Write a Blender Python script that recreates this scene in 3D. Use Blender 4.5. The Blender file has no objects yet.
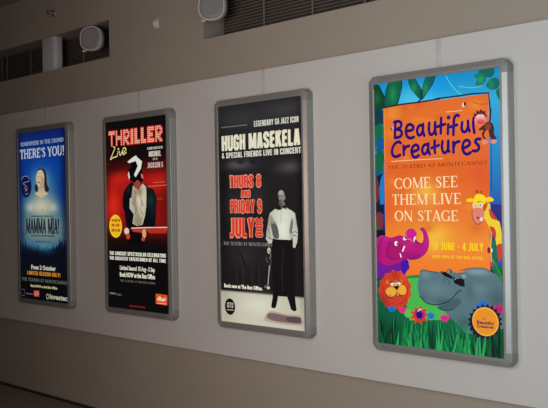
import bpy, math, random
from mathutils import Vector, Matrix
from mathutils.geometry import tessellate_polygon

# ------------------------------------------------------------------ helpers
S = bpy.context.scene
COL = S.collection

def lin(c):
    return tuple(((v / 255) / 12.92 if v / 255 <= .04045 else ((v / 255 + .055) / 1.055) ** 2.4) for v in c)

class MB:
    """collects shapes and links them as one mesh object"""
    def __init__(s):
        s.v, s.f, s.m, s.sm = [], [], [], []
    def face(s, pts, mi=0, smooth=False):
        b = len(s.v); s.v += [tuple(p) for p in pts]
        s.f.append(tuple(range(b, b + len(pts)))); s.m.append(mi); s.sm.append(smooth)
    def grid(s, rows, closed=False, mi=0, smooth=False):
        b = len(s.v); n = len(rows[0])
        for r in rows: s.v += [tuple(p) for p in r]
        for i in range(len(rows) - 1):
            for j in range(n if closed else n - 1):
                k = (j + 1) % n
                s.f.append((b + i*n + j, b + i*n + k, b + (i+1)*n + k, b + (i+1)*n + j)); s.m.append(mi); s.sm.append(smooth)
    def box(s, x0, x1, y0, y1, z0, z1, mi=0, M=None):
        P = [Vector((x, y, z)) for x in (x0, x1) for y in (y0, y1) for z in (z0, z1)]
        if M is not None: P = [M @ p for p in P]
        b = len(s.v); s.v += [tuple(p) for p in P]
        for q in ((0,1,3,2), (4,6,7,5), (0,4,5,1), (2,3,7,6), (0,2,6,4), (1,5,7,3)):
            s.f.append(tuple(b + i for i in q)); s.m.append(mi); s.sm.append(False)
    def rbox(s, x0, x1, y0, y1, z0, z1, r, n=4, mi=0):
        """box with its vertical edges rounded, slightly eased top and bottom"""
        ring = []
        for cx, cy, a in ((x1-r, y1-r, 0), (x0+r, y1-r, 90), (x0+r, y0+r, 180), (x1-r, y0+r, 270)):
            for k in range(n + 1):
                t = math.radians(a + 90*k/n); ring.append((cx + r*math.cos(t), cy + r*math.sin(t)))
        mx, my = (x0+x1)/2, (y0+y1)/2; e = min(r*.4, .004)
        def sc(d): return [(mx + (x-mx)*(1-d/(x1-x0)*2), my + (y-my)*(1-d/(y1-y0)*2)) for x, y in ring]
        lv = [(sc(e), z0), (ring, z0+e), (ring, z1-e), (sc(e), z1)]
        s.grid([[(x, y, z) for x, y in rr] for rr, z in lv], closed=True, mi=mi, smooth=True)
        s.face([(x, y, z0) for x, y in reversed(lv[0][0])], mi); s.face([(x, y, z1) for x, y in lv[3][0]], mi)
    def lathe(s, prof, M=Matrix(), n=24, ex=2.0, mi=0):
        """profile of (radius, height) turned about local Z; ex > 2 squares the circle"""
        rows = []
        for r, h in prof:
            row = []
            for k in range(n):
                a = 2*math.pi*k/n; c, q = math.cos(a), math.sin(a)
                row.append(M @ Vector((r*math.copysign(abs(c)**(2/ex), c), r*math.copysign(abs(q)**(2/ex), q), h)))
            rows.append(row)
        s.grid(rows, closed=True, mi=mi, smooth=True)
        s.face(list(reversed(rows[0])), mi); s.face(rows[-1], mi)
    def tube(s, pts, r, n=8, mi=0):
        for a, b in zip(pts, pts[1:]):
            a, b = Vector(a), Vector(b); d = b - a
            M = Matrix.Translation(a) @ d.to_track_quat('Z', 'Y').to_matrix().to_4x4()
            s.lathe([(r, 0), (r, d.length)], M, n, mi=mi)
    def build(s, name, mats, parent=None, loc=(0, 0, 0)):
        me = bpy.data.meshes.new(name); me.from_pydata(s.v, [], s.f); me.update()
        for m in (mats if isinstance(mats, (list, tuple)) else [mats]): me.materials.append(m)
        me.polygons.foreach_set('material_index', s.m); me.polygons.foreach_set('use_smooth', s.sm)
        o = bpy.data.objects.new(name, me); COL.objects.link(o); o.location = loc
        if parent is not None: o.parent = parent
        return o

def empty(name, loc, label, cat, group=None):
    o = bpy.data.objects.new(name, None); COL.objects.link(o); o.location = loc; o.empty_display_size = .1
    tag(o, label, cat, group); return o
def tag(o, label, cat, group=None):
    o['label'] = label; o['category'] = cat
    if group: o['group'] = group
def structure(o, label, cat):
    o['kind'] = 'structure'; o['label'] = label; o['category'] = cat; return o

# ------------------------------------------------------------------ materials
def mat(name, col, rough=.6, metal=0., noise=0., scale=8., bump=0., bscale=120., spec=.5):
    m = bpy.data.materials.new(name); m.use_nodes = True
    nt = m.node_tree; b = nt.nodes['Principled BSDF']
    b.inputs['Roughness'].default_value = rough; b.inputs['Metallic'].default_value = metal
    b.inputs['Specular IOR Level'].default_value = spec
    b.inputs['Base Color'].default_value = (*col, 1)
    tc = nt.nodes.new('ShaderNodeTexCoord')
    if noise:
        n = nt.nodes.new('ShaderNodeTexNoise'); n.inputs['Scale'].default_value = scale; n.inputs['Detail'].default_value = 6
        nt.links.new(tc.outputs['Object'], n.inputs['Vector'])
        r = nt.nodes.new('ShaderNodeMapRange'); r.inputs['To Min'].default_value = 1 - noise; r.inputs['To Max'].default_value = 1 + noise
        nt.links.new(n.outputs['Fac'], r.inputs['Value'])
        x = nt.nodes.new('ShaderNodeVectorMath'); x.operation = 'SCALE'; x.inputs[0].default_value = col
        nt.links.new(r.outputs['Result'], x.inputs['Scale']); nt.links.new(x.outputs['Vector'], b.inputs['Base Color'])
    if bump:
        n2 = nt.nodes.new('ShaderNodeTexNoise'); n2.inputs['Scale'].default_value = bscale; n2.inputs['Detail'].default_value = 4
        nt.links.new(tc.outputs['Object'], n2.inputs['Vector'])
        bp = nt.nodes.new('ShaderNodeBump'); bp.inputs['Strength'].default_value = bump; bp.inputs['Distance'].default_value = .002
        nt.links.new(n2.outputs['Fac'], bp.inputs['Height']); nt.links.new(bp.outputs['Normal'], b.inputs['Normal'])
    return m

M_WALL = mat('beige_paint', (.47, .415, .35), .75, noise=.05, scale=1.6, bump=.25)
M_DARK = mat('low_bounce_brown', (.20, .15, .12), .75, noise=.05, bump=.2)  # for the unseen walls, darkened to cut the light they bounce back
M_PANEL = mat('pale_panel_paint', (.76, .745, .73), .55, noise=.02, scale=1.2, bump=.08, spec=.3)
M_CEIL = mat('ceiling_paint', (.36, .36, .33), .8, noise=.04, bump=.2)
M_FLOOR = mat('brown_floor', (.32, .245, .20), .55, noise=.25, scale=6, bump=.2)
M_SKIRT = mat('dark_skirting', (.05, .04, .035), .6, noise=.1)
M_ALU = mat('brushed_aluminium', (.40, .405, .395), .36, metal=.4, noise=.05, scale=30)
M_CLIP = mat('grey_corner_plastic', (.30, .305, .30), .45, noise=.05, scale=40)
M_HOUSE = mat('dark_housing', (.06, .06, .06), .6, noise=.1)
M_TRUNK = mat('cable_trunking', (.69, .675, .66), .55, noise=.03)
M_SLAT = mat('brown_grey_louvre', (.36, .31, .27), .5, metal=.2, noise=.08)
M_BACK = mat('dark_duct', (.06, .052, .046), .8, noise=.2)
M_MULL = mat('grille_bar_metal', (.30, .27, .25), .5, metal=.2, noise=.05)
M_LAMP = mat('grey_enamel', (.40, .37, .35), .5, noise=.05, scale=20)
M_RIM = mat('pale_grey_rim', (.74, .70, .67), .4, noise=.05, scale=20)  # lighter than the lamp grey, so the rim's bright edge is in its colour
M_GLASS = mat('frosted_lens', (.33, .32, .32), .4, noise=.06, scale=14)
M_CASE = mat('pale_grey_casing', (.70, .72, .74), .5, noise=.04)
M_SPR = mat('dull_brass', (.45, .38, .34), .35, metal=.7, noise=.1)
M_SENS = mat('white_plastic', (.72, .70, .68), .4, noise=.03)
M_FRAME = mat('window_frame_paint', (.6, .6, .58), .5, noise=.03)

def print_mat(name, strength):
    """a backlit translucent print: its own picture in the colour attribute, lit from the box behind"""
    m = bpy.data.materials.new(name); m.use_nodes = True; nt = m.node_tree; b = nt.nodes['Principled BSDF']
    a = nt.nodes.new('ShaderNodeVertexColor'); a.layer_name = 'print'
    n = nt.nodes.new('ShaderNodeTexNoise'); n.inputs['Scale'].default_value = 2.2; n.inputs['Detail'].default_value = 1
    tc = nt.nodes.new('ShaderNodeTexCoord'); nt.links.new(tc.outputs['Object'], n.inputs['Vector'])
    r = nt.nodes.new('ShaderNodeMapRange'); r.inputs['To Min'].default_value = strength*.9; r.inputs['To Max'].default_value = strength*1.1
    nt.links.new(n.outputs['Fac'], r.inputs['Value'])
    sc = nt.nodes.new('ShaderNodeVectorMath'); sc.operation = 'SCALE'; sc.inputs['Scale'].default_value = .12
    nt.links.new(a.outputs['Color'], sc.inputs[0]); nt.links.new(sc.outputs['Vector'], b.inputs['Base Color'])
    nt.links.new(a.outputs['Color'], b.inputs['Emission Color']); nt.links.new(r.outputs['Result'], b.inputs['Emission Strength'])
    b.inputs['Roughness'].default_value = .35; b.inputs['Specular IOR Level'].default_value = .25
    return m

# ------------------------------------------------------------------ lettering
def arc(cx, cy, rx, ry, a0, a1, n=18, tk=.15, tn=.055):
    pts, w = [], []
    for k in range(n + 1):
        a = math.radians(a0 + (a1 - a0)*k/n)
        pts.append((cx + rx*math.cos(a), cy + ry*math.sin(a))); w.append(tn + (tk - tn)*abs(math.cos(a))**1.3)
    return ('c', pts, w)
def vs(x, y0=0., y1=1., w=.14, s0=1, s1=1):
    e = [('c', [(x, y0), (x, y1)], [w, w])]
    if s0: e.append(('c', [(x - w*1.05, y0 + .02), (x + w*1.05, y0 + .02)], [.045, .045]))
    if s1: e.append(('c', [(x - w*1.05, y1 - .02), (x + w*1.05, y1 - .02)], [.045, .045]))
    return e
def hs(x0, x1, y, w=.06): return [('c', [(x0, y), (x1, y)], [w, w])]
def dg(x0, y0, x1, y1, w): return [('c', [(x0, y0), (x1, y1)], [w, w])]
def tick(x, y0, y1): return [('c', [(x, y0), (x, y1)], [.05, .03])]
TK, TN = .15, .06
SERIF = {
 'A': (.74, dg(.06, 0, .36, 1, TN) + dg(.36, 1, .66, 0, TK) + hs(.17, .52, .33) + hs(-.02, .16, .02, .045) + hs(.52, .78, .02, .045)),
 'C': (.76, [arc(.44, .5, .37, .47, 48, 312)] + tick(.70, .98, .70) + tick(.70, .02, .28)),
 'D': (.84, vs(.15) + [arc(.34, .5, .40, .47, -90, 90)] + hs(.15, .36, .97) + hs(.15, .36, .03)),
 'E': (.66, vs(.15) + hs(.12, .58, .97) + hs(.12, .46, .52) + hs(.12, .60, .03) + tick(.57, .99, .76) + tick(.59, .01, .26)),
 'G': (.82, [arc(.44, .5, .37, .47, 48, 312)] + tick(.70, .98, .70) + vs(.70, 0.02, .44, .12, 0, 1)),
 'H': (.86, vs(.15) + vs(.71) + hs(.15, .71, .52)),
 'I': (.32, vs(.16)),
 'L': (.64, vs(.15) + hs(.12, .58, .03) + tick(.58, .01, .28)),
 'M': (1.02, vs(.12, w=.06) + dg(.14, 1, .50, .02, TK) + dg(.50, .02, .86, 1, TN) + vs(.88)),
 'N': (.86, vs(.12, w=.06) + dg(.12, 1, .72, 0, TK) + vs(.73, w=.06, s0=0)),
 'O': (.88, [arc(.44, .5, .36, .47, 0, 360, 28)]),
 'R': (.78, vs(.15) + [arc(.32, .74, .26, .23, -90, 90)] + hs(.15, .34, .97) + hs(.15, .34, .51) + dg(.40, .5, .70, 0, TK)),
 'S': (.58, [('c', [(.48, .82), (.40, .94), (.27, .97), (.12, .88), (.10, .74), (.22, .60), (.36, .48), (.48, .34), (.48, .18), (.36, .05), (.24, .03), (.10, .12)],
              [.07, .06, .07, .11, .13, .15, .16, .15, .13, .09, .06, .07])] + tick(.47, .96, .72) + tick(.10, .04, .28)),
 'T': (.72, vs(.36, s1=0) + hs(.04, .68, .97) + tick(.05, .99, .74) + tick(.67, .99, .74)),
 'U': (.82, vs(.15, .28, 1, s0=0) + [arc(.41, .30, .26, .28, 180, 360)] + vs(.67, .28, 1, .06, 0, 1)),
 'V': (.74, dg(.08, 1, .38, 0, TK) + dg(.38, 0, .66, 1, TN) + hs(-.04, .20, .98, .045) + hs(.55, .78, .98, .045)),
 'W': (1.06, dg(.08, 1, .32, 0, TK) + dg(.32, 0, .54, 1, TN) + dg(.54, 1, .76, 0, TK) + dg(.76, 0, .98, 1, TN) + hs(-.03, .20, .98, .045) + hs(.86, 1.09, .98, .045)),
 'Y': (.74, dg(.06, 1, .36, .46, TK) + dg(.36, .46, .66, 1, TN) + vs(.37, 0, .5, s1=0) + hs(-.05, .18, .98, .045) + hs(.54, .78, .98, .045)),
 '!': (.32, [('c', [(.16, 1), (.16, .28)], [.17, .06])] + [('c', [(.10, .07), (.22, .07)], [.14, .14])]),
 "'": (.22, [('c', [(.11, 1), (.10, .70)], [.12, .05])]),
 ' ': (.34, []),
}
def ps(w, *pts): return (list(pts), w)
SW = .185
_L, _R, _T, _B = .095, .405, .915, .085
IMPACT = {
 'A': (.5, [ps(SW, (.09, 0), (.21, 1)), ps(SW, (.29, 1), (.41, 0)), ps(.13, (.15, .26), (.35, .26))]),
 'B': (.5, [ps(SW, (_L, 0), (_L, 1)), ps(.17, (_L, _T), (.3, _T), (.40, .83), (.40, .62), (.32, .53), (_L, .53)), ps(.17, (.3, .53), (_R, .44), (_R, .18), (.3, _B), (_L, _B))]),
 'C': (.5, [ps(SW, (_R, .64), (_R, .82), (.33, _T), (.17, _T), (_L, .82), (_L, .18), (.17, _B), (.33, _B), (_R, .18), (_R, .38))]),
 'D': (.5, [ps(SW, (_L, 0), (_L, 1)), ps(SW, (_L, _T), (.28, _T), (_R, .8), (_R, .2), (.28, _B), (_L, _B))]),
 'E': (.42, [ps(SW, (_L, 0), (_L, 1)), ps(.16, (_L, .92), (.4, .92)), ps(.16, (_L, .52), (.37, .52)), ps(.16, (_L, .08), (.4, .08))]),
 'F': (.40, [ps(SW, (_L, 0), (_L, 1)), ps(.16, (_L, .92), (.39, .92)), ps(.16, (_L, .52), (.36, .52))]),
 'G': (.5, [ps(SW, (_R, .66), (_R, .82), (.33, _T), (.17, _T), (_L, .82), (_L, .18), (.17, _B), (.33, _B), (_R, .18), (_R, .5)), ps(.14, (.25, .46), (_R, .46))]),
 'H': (.5, [ps(SW, (_L, 0), (_L, 1)), ps(SW, (_R, 0), (_R, 1)), ps(.16, (_L, .52), (_R, .52))]),
 'I': (.19, [ps(SW, (_L, 0), (_L, 1))]),
 'J': (.36, [ps(SW, (.265, 1), (.265, .2), (.2, _B), (.0, _B))]),
 'K': (.5, [ps(SW, (_L, 0), (_L, 1)), ps(SW, (.15, .42), (.40, 1)), ps(SW, (.22, .60), (.41, 0))]),
 'L': (.40, [ps(SW, (_L, 0), (_L, 1)), ps(.16, (_L, .08), (.39, .08))]),
 'M': (.68, [ps(SW, (_L, 0), (_L, 1)), ps(SW, (.585, 0), (.585, 1)), ps(.15, (.14, 1), (.34, .06)), ps(.15, (.54, 1), (.34, .06))]),
 'N': (.5, [ps(.16, (_L, 0), (_L, 1)), ps(.16, (_R, 0), (_R, 1)), ps(.17, (.11, 1), (.39, 0))]),
 'O': (.5, [ps(SW, (_R, .5), (_R, .82), (.33, _T), (.17, _T), (_L, .82), (_L, .18), (.17, _B), (.33, _B), (_R, .18), (_R, .5))]),
 'P': (.48, [ps(SW, (_L, 0), (_L, 1)), ps(.17, (_L, _T), (.3, _T), (.39, .82), (.39, .58), (.3, .47), (_L, .47))]),
 'R': (.5, [ps(SW, (_L, 0), (_L, 1)), ps(.17, (_L, _T), (.3, _T), (.40, .83), (.40, .62), (.31, .52), (_L, .52)), ps(SW, (.3, .5), (.40, .38), (.41, 0))]),
 'S': (.5, [ps(SW, (_R, .68), (_R, .82), (.33, _T), (.17, _T), (_L, .82), (_L, .68), (.18, .56), (.32, .46), (_R, .34), (_R, .18), (.33, _B), (.17, _B), (_L, .18), (_L, .33))]),
 'T': (.44, [ps(SW, (.22, 0), (.22, 1)), ps(.16, (.0, .92), (.44, .92))]),
 'U': (.5, [ps(SW, (_L, 1), (_L, .18), (.17, _B), (.33, _B), (_R, .18), (_R, 1))]),
 'V': (.5, [ps(SW, (.08, 1), (.22, 0)), ps(SW, (.42, 1), (.28, 0))]),
 'W': (.74, [ps(.16, (.07, 1), (.2, 0)), ps(.15, (.22, 0), (.36, 1)), ps(.15, (.38, 1), (.52, 0)), ps(.16, (.54, 0), (.67, 1))]),
 'X': (.5, [ps(SW, (.08, 1), (.42, 0)), ps(SW, (.42, 1), (.08, 0))]),
 'Y': (.5, [ps(SW, (.25, 0), (.25, .45)), ps(SW, (.08, 1), (.25, .40)), ps(SW, (.42, 1), (.25, .40))]),
 'Z': (.42, [ps(.16, (.02, .92), (.40, .92)), ps(.16, (.02, .08), (.40, .08)), ps(SW, (.32, .9), (.1, .1))]),
 '0': (.5, [ps(SW, (_R, .5), (_R, .82), (.33, _T), (.17, _T), (_L, .82), (_L, .18), (.17, _B), (.33, _B), (_R, .18), (_R, .5))]),
 '1': (.3, [ps(SW, (.19, 0), (.19, 1)), ps(.14, (.02, .78), (.17, .93))]),
 '2': (.48, [ps(SW, (_L, .68), (_L, .82), (.17, _T), (.32, _T), (.39, .82), (.39, .64), (_L, .18), (_L, .1)), ps(.16, (.0, .08), (.46, .08))]),
 '4': (.5, [ps(SW, (.34, 0), (.34, 1)), ps(.15, (.32, .98), (.07, .32)), ps(.14, (.02, .27), (.5, .27))]),
 '5': (.48, [ps(.16, (_L, .92), (.43, .92)), ps(.16, (_L, .95), (_L, .5)), ps(.17, (_L, .55), (.3, .58), (.39, .48), (.39, .18), (.31, _B), (.17, _B), (_L, .18), (_L, .30))]),
 '8': (.5, [ps(.15, (.25, .53), (.11, .64), (.08, .82), (.17, .93), (.33, .93), (.42, .82), (.39, .64), (.25, .53)), ps(.16, (.25, .53), (.09, .40), (.08, .18), (.17, .07), (.33, .07), (.42, .18), (.41, .40), (.25, .53))]),
 '9': (.5, [ps(.16, (_R, .5), (.42, .82), (.33, .93), (.17, .93), (.08, .82), (.08, .58), (.17, .46), (.34, .46)), ps(.16, (.42, .7), (.42, .18), (.33, .07), (.17, .07), (.08, .18), (.08, .28))]),
 '&': (.54, [ps(.15, (.5, .05), (.14, .72), (.16, .9), (.27, .93), (.34, .82), (.28, .66), (.1, .42), (.09, .18), (.2, .08), (.36, .16), (.46, .42))]),
 '-': (.3, [ps(.13, (.03, .42), (.27, .42))]), '.': (.2, [ps(.18, (.01, .09), (.19, .09))]),
 '!': (.2, [ps(.18, (.1, 1), (.1, .32)), ps(.18, (.01, .09), (.19, .09))]), "'": (.16, [ps(.14, (.08, 1), (.08, .7))]), ' ': (.2, []),
}
DOTS = {'T': ['11111', '11111', '00100', '00100', '00100', '00100', '00100', '00100'],
        'H': ['10001', '10001', '10001', '11111', '11111', '10001', '10001', '10001'],
        'R': ['11110', '11011', '10001', '11011', '11110', '11100', '10110', '10011'],
        'I': ['11', '11', '11', '11', '11', '11', '11', '11'],
        'L': ['1100', '1100', '1100', '1100', '1100', '1100', '1111', '1111'],
        'E': ['11111', '11111', '11000', '11110', '11110', '11000', '11111', '11111']}

def ribbon(pts, w):
    """quads along a line of varying width, as a list of polygons"""
    n = len(pts); L, R = [], []
    for i in range(n):
        a = pts[max(i-1, 0)]; b = pts[min(i+1, n-1)]
        dx, dy = b[0]-a[0], b[1]-a[1]; d = math.hypot(dx, dy) or 1
        nx, ny = -dy/d*w[i]/2, dx/d*w[i]/2
        L.append((pts[i][0]+nx, pts[i][1]+ny)); R.append((pts[i][0]-nx, pts[i][1]-ny))
    return [[L[i], R[i], R[i+1], L[i+1]] for i in range(n-1)]

_font_cache = {}
def sans_polys(s, bold):
    key = (s, bold)
    if key in _font_cache: return _font_cache[key]
    cu = bpy.data.curves.new('lettering', 'FONT'); cu.body = s; cu.offset = bold; cu.resolution_u = 3; cu.fill_mode = 'FRONT'
    cu.space_character = 1 + bold*1.6
    ob = bpy.data.objects.new('lettering', cu); COL.objects.link(ob)
    dgr = bpy.context.evaluated_depsgraph_get(); ev = ob.evaluated_get(dgr); me = ev.to_mesh()
    polys = [[(me.vertices[i].co.x, me.vertices[i].co.y) for i in p.vertices] for p in me.polygons]
    ev.to_mesh_clear(); bpy.data.objects.remove(ob); bpy.data.curves.remove(cu)
    _font_cache[key] = polys; return polys

def text_polys(font, s, bold):
    """polygons of a line of text, y up, cap height 1 from y = 0"""
    if font == 'sans':
        P = sans_polys(s, bold); ys = [y for p in sans_polys('H', bold) for _, y in p]; a, b = min(ys), max(ys)
        return [[(x, (y - a)/(b - a)) for x, y in p] for p in P]
    out, x = [], 0.
    if font == 'block':
        for ch in s:
            w, el = IMPACT[ch]
            for pts, sw in el:
                q = [(px + x, py) for px, py in pts]; out += ribbon(q, [sw + bold]*len(q))
                for a, b in zip(q[1:-1], q[1:-1]): out.append([(a[0] + (sw+bold)/2*math.cos(k*.785), a[1] + (sw+bold)/2*math.sin(k*.785)*.9) for k in range(8)])
            x += w + .075
    if font == 'serif':
        for ch in s:
            w, el = SERIF[ch]
            for _, pts, ws in el:
                out += ribbon([(px + x, py) for px, py in pts], [q + bold for q in ws])
            x += w + .06
    return out

# ------------------------------------------------------------------ backlit prints
PW, PH = 820., 1500.
def blend(c, blobs, x, y):
    for (bc, cx, cy, rx, ry, st) in blobs:
        k = st*math.exp(-((x-cx)/max(rx, 1))**2 - ((y-cy)/max(ry, 1))**2)
        c = tuple(a + (b-a)*k for a, b in zip(c, bc))
    return c
def ramp(stops, y):
    if y <= stops[0][0]: return stops[0][1]
    for (y0, c0), (y1, c1) in zip(stops, stops[1:]):
        if y <= y1:
            t = (y-y0)/(y1-y0); return tuple(a + (b-a)*t for a, b in zip(c0, c1))
    return stops[-1][1]
def catmull(pts, closed, n=4):
    N = len(pts); out = []
    for i in range(N if closed else N - 1):
        g = (lambda k: pts[k % N]) if closed else (lambda k: pts[min(max(k, 0), N-1)])
        p0, p1, p2, p3 = g(i-1), g(i), g(i+1), g(i+2)
        for k in range(n):
            t = k/n
            out.append(tuple(.5*((2*b) + (c-a)*t + (2*a-5*b+4*c-d)*t*t + (-a+3*b-3*c+d)*t**3) for a, b, c, d in zip(p0, p1, p2, p3)))
    if not closed: out.append(pts[-1])
    return out

class Print:
    def __init__(s, w, h): s.v, s.f, s.c, s.layer, s.kx, s.kz = [], [], [], 0, w/PW, h/PH
    def P(s, x, y):      # print millimetres (y down) to the box's own metres, each layer of ink a hair nearer the viewer
        return ((min(max(x, -4), PW+4) - PW/2)*s.kx, .0045 - s.layer*.00001, (PH - min(max(y, -4), PH+4))*s.kz)
    def face(s, pts, cols):
        b = len(s.v); s.v += [s.P(*p) for p in pts]; s.f.append(tuple(range(b, b+len(pts))))
        s.c += cols if isinstance(cols, list) else [cols]*len(pts)
    def poly(s, pts, col):
        for t in tessellate_polygon([[Vector((x, y, 0)) for x, y in pts]]): s.face([pts[i] for i in t], col)
    def shaded(s, pts, col, blobs, size=14):
        """a filled outline whose ink varies: split finely and coloured point by point"""
        st = [[pts[i] for i in t] for t in tessellate_polygon([[Vector((x, y, 0)) for x, y in pts]])]
        while st:
            t = st.pop(); e = [math.dist(t[i], t[(i+1) % 3]) for i in range(3)]; k = e.index(max(e))
            if e[k] > size:
                a, b, c = t[k], t[(k+1) % 3], t[(k+2) % 3]; m = ((a[0]+b[0])/2, (a[1]+b[1])/2); st += [[a, m, c], [m, b, c]]
            else: s.face(t, [lin(blend(col, blobs, x, y)) for x, y in t])
    def disc(s, cx, cy, rx, ry, col, n=20):
        s.face([(cx + rx*math.cos(2*math.pi*k/n), cy + ry*math.sin(2*math.pi*k/n)) for k in range(n)], col)
    def draw(s, op):
        k = op[0]; s.layer += 1
        if k in ('base', 'patch'):
            if k == 'base': q = [(-4, -4), (PW+4, -4), (PW+4, PH+4), (-4, PH+4)]; st, bl = op[1], op[2]
            else: q, st, bl = op[1], op[2], op[3]
            nx, ny = (36, 100)
            def at(i, j):
                u, v = i/nx, j/ny
                return tuple((a*(1-u)+b*u)*(1-v) + (d*(1-u)+c*u)*v for a, b, c, d in zip(*q))
            for j in range(ny):
                for i in range(nx):
                    pts = [at(i, j), at(i+1, j), at(i+1, j+1), at(i, j+1)]
                    s.face(pts, [lin(blend(ramp(st, y), bl, x, y)) for x, y in pts])
        elif k == 'poly':
            pts = catmull(op[2], True) if op[3] else op[2]
            s.poly(pts, lin(op[1]))
        elif k == 'shaded': s.shaded(catmull(op[2], True) if op[3] else op[2], op[1], op[4])
        elif k == 'ell': s.disc(op[2], op[3], op[4], op[5], lin(op[1]))
        elif k == 'stroke':
            pts = catmull(op[3], False) if op[4] and len(op[3]) > 2 else op[3]
            c = lin(op[1]); w = op[2]
            for q in ribbon(pts, [w]*len(pts)): s.face(q, c)
            for p in pts: s.disc(p[0], p[1], w/2, w/2, c, 10)
        elif k == 'ticks':
            for a, b in op[4]: s.face([(a, op[2]), (b, op[2]), (b, op[3]), (a, op[3])], lin(op[1]))
        elif k == 'text':
            _, font, col, body, x0, x1, base, h, bold, rot = op; c = lin(col)
            if font == 'dots':
                W = sum(len(DOTS[ch][0]) + 1 for ch in body) - 1; cw, chh = (x1-x0)/W, h/8; x = 0
                cells = []
                for ch in body:
                    g = DOTS[ch]
                    for j, row in enumerate(g):
                        for i, bit in enumerate(row):
                            if bit == '1': cells.append((x0 + (x+i)*cw, base - h + j*chh))
                    x += len(g[0]) + 1
                for a, b in cells: s.face([(a-cw*.34, b-chh*.34), (a+cw*1.34, b-chh*.34), (a+cw*1.34, b+chh*1.34), (a-cw*.34, b+chh*1.34)], lin((206, 44, 34)))
                s.layer += 1
                for a, b in cells: s.face([(a+cw*.12, b+chh*.16), (a+cw*.88, b+chh*.16), (a+cw*.88, b+chh*.84), (a+cw*.12, b+chh*.84)], c)
                return
            P = text_polys(font, body, bold)
            xs = [p[0] for q in P for p in q]; a, b = min(xs), max(xs)
            for q in P:
                if rot == 0: s.face([(x0 + (x-a)/(b-a)*(x1-x0), base - y*h) for x, y in q], c)
                else:        s.face([(x0 + y*(x1-x0), base - h + (x-a)/(b-a)*h) for x, y in q], c)
    def build(s, name, m, parent):
        me = bpy.data.meshes.new(name); me.from_pydata(s.v, [], s.f); me.update()
        at = me.color_attributes.new('print', 'FLOAT_COLOR', 'CORNER')
        at.data.foreach_set('color', [v for c in s.c for v in (*c, 1.)])
        me.materials.append(m)
        o = bpy.data.objects.new(name, me); COL.objects.link(o); o.parent = parent
        return o

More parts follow.
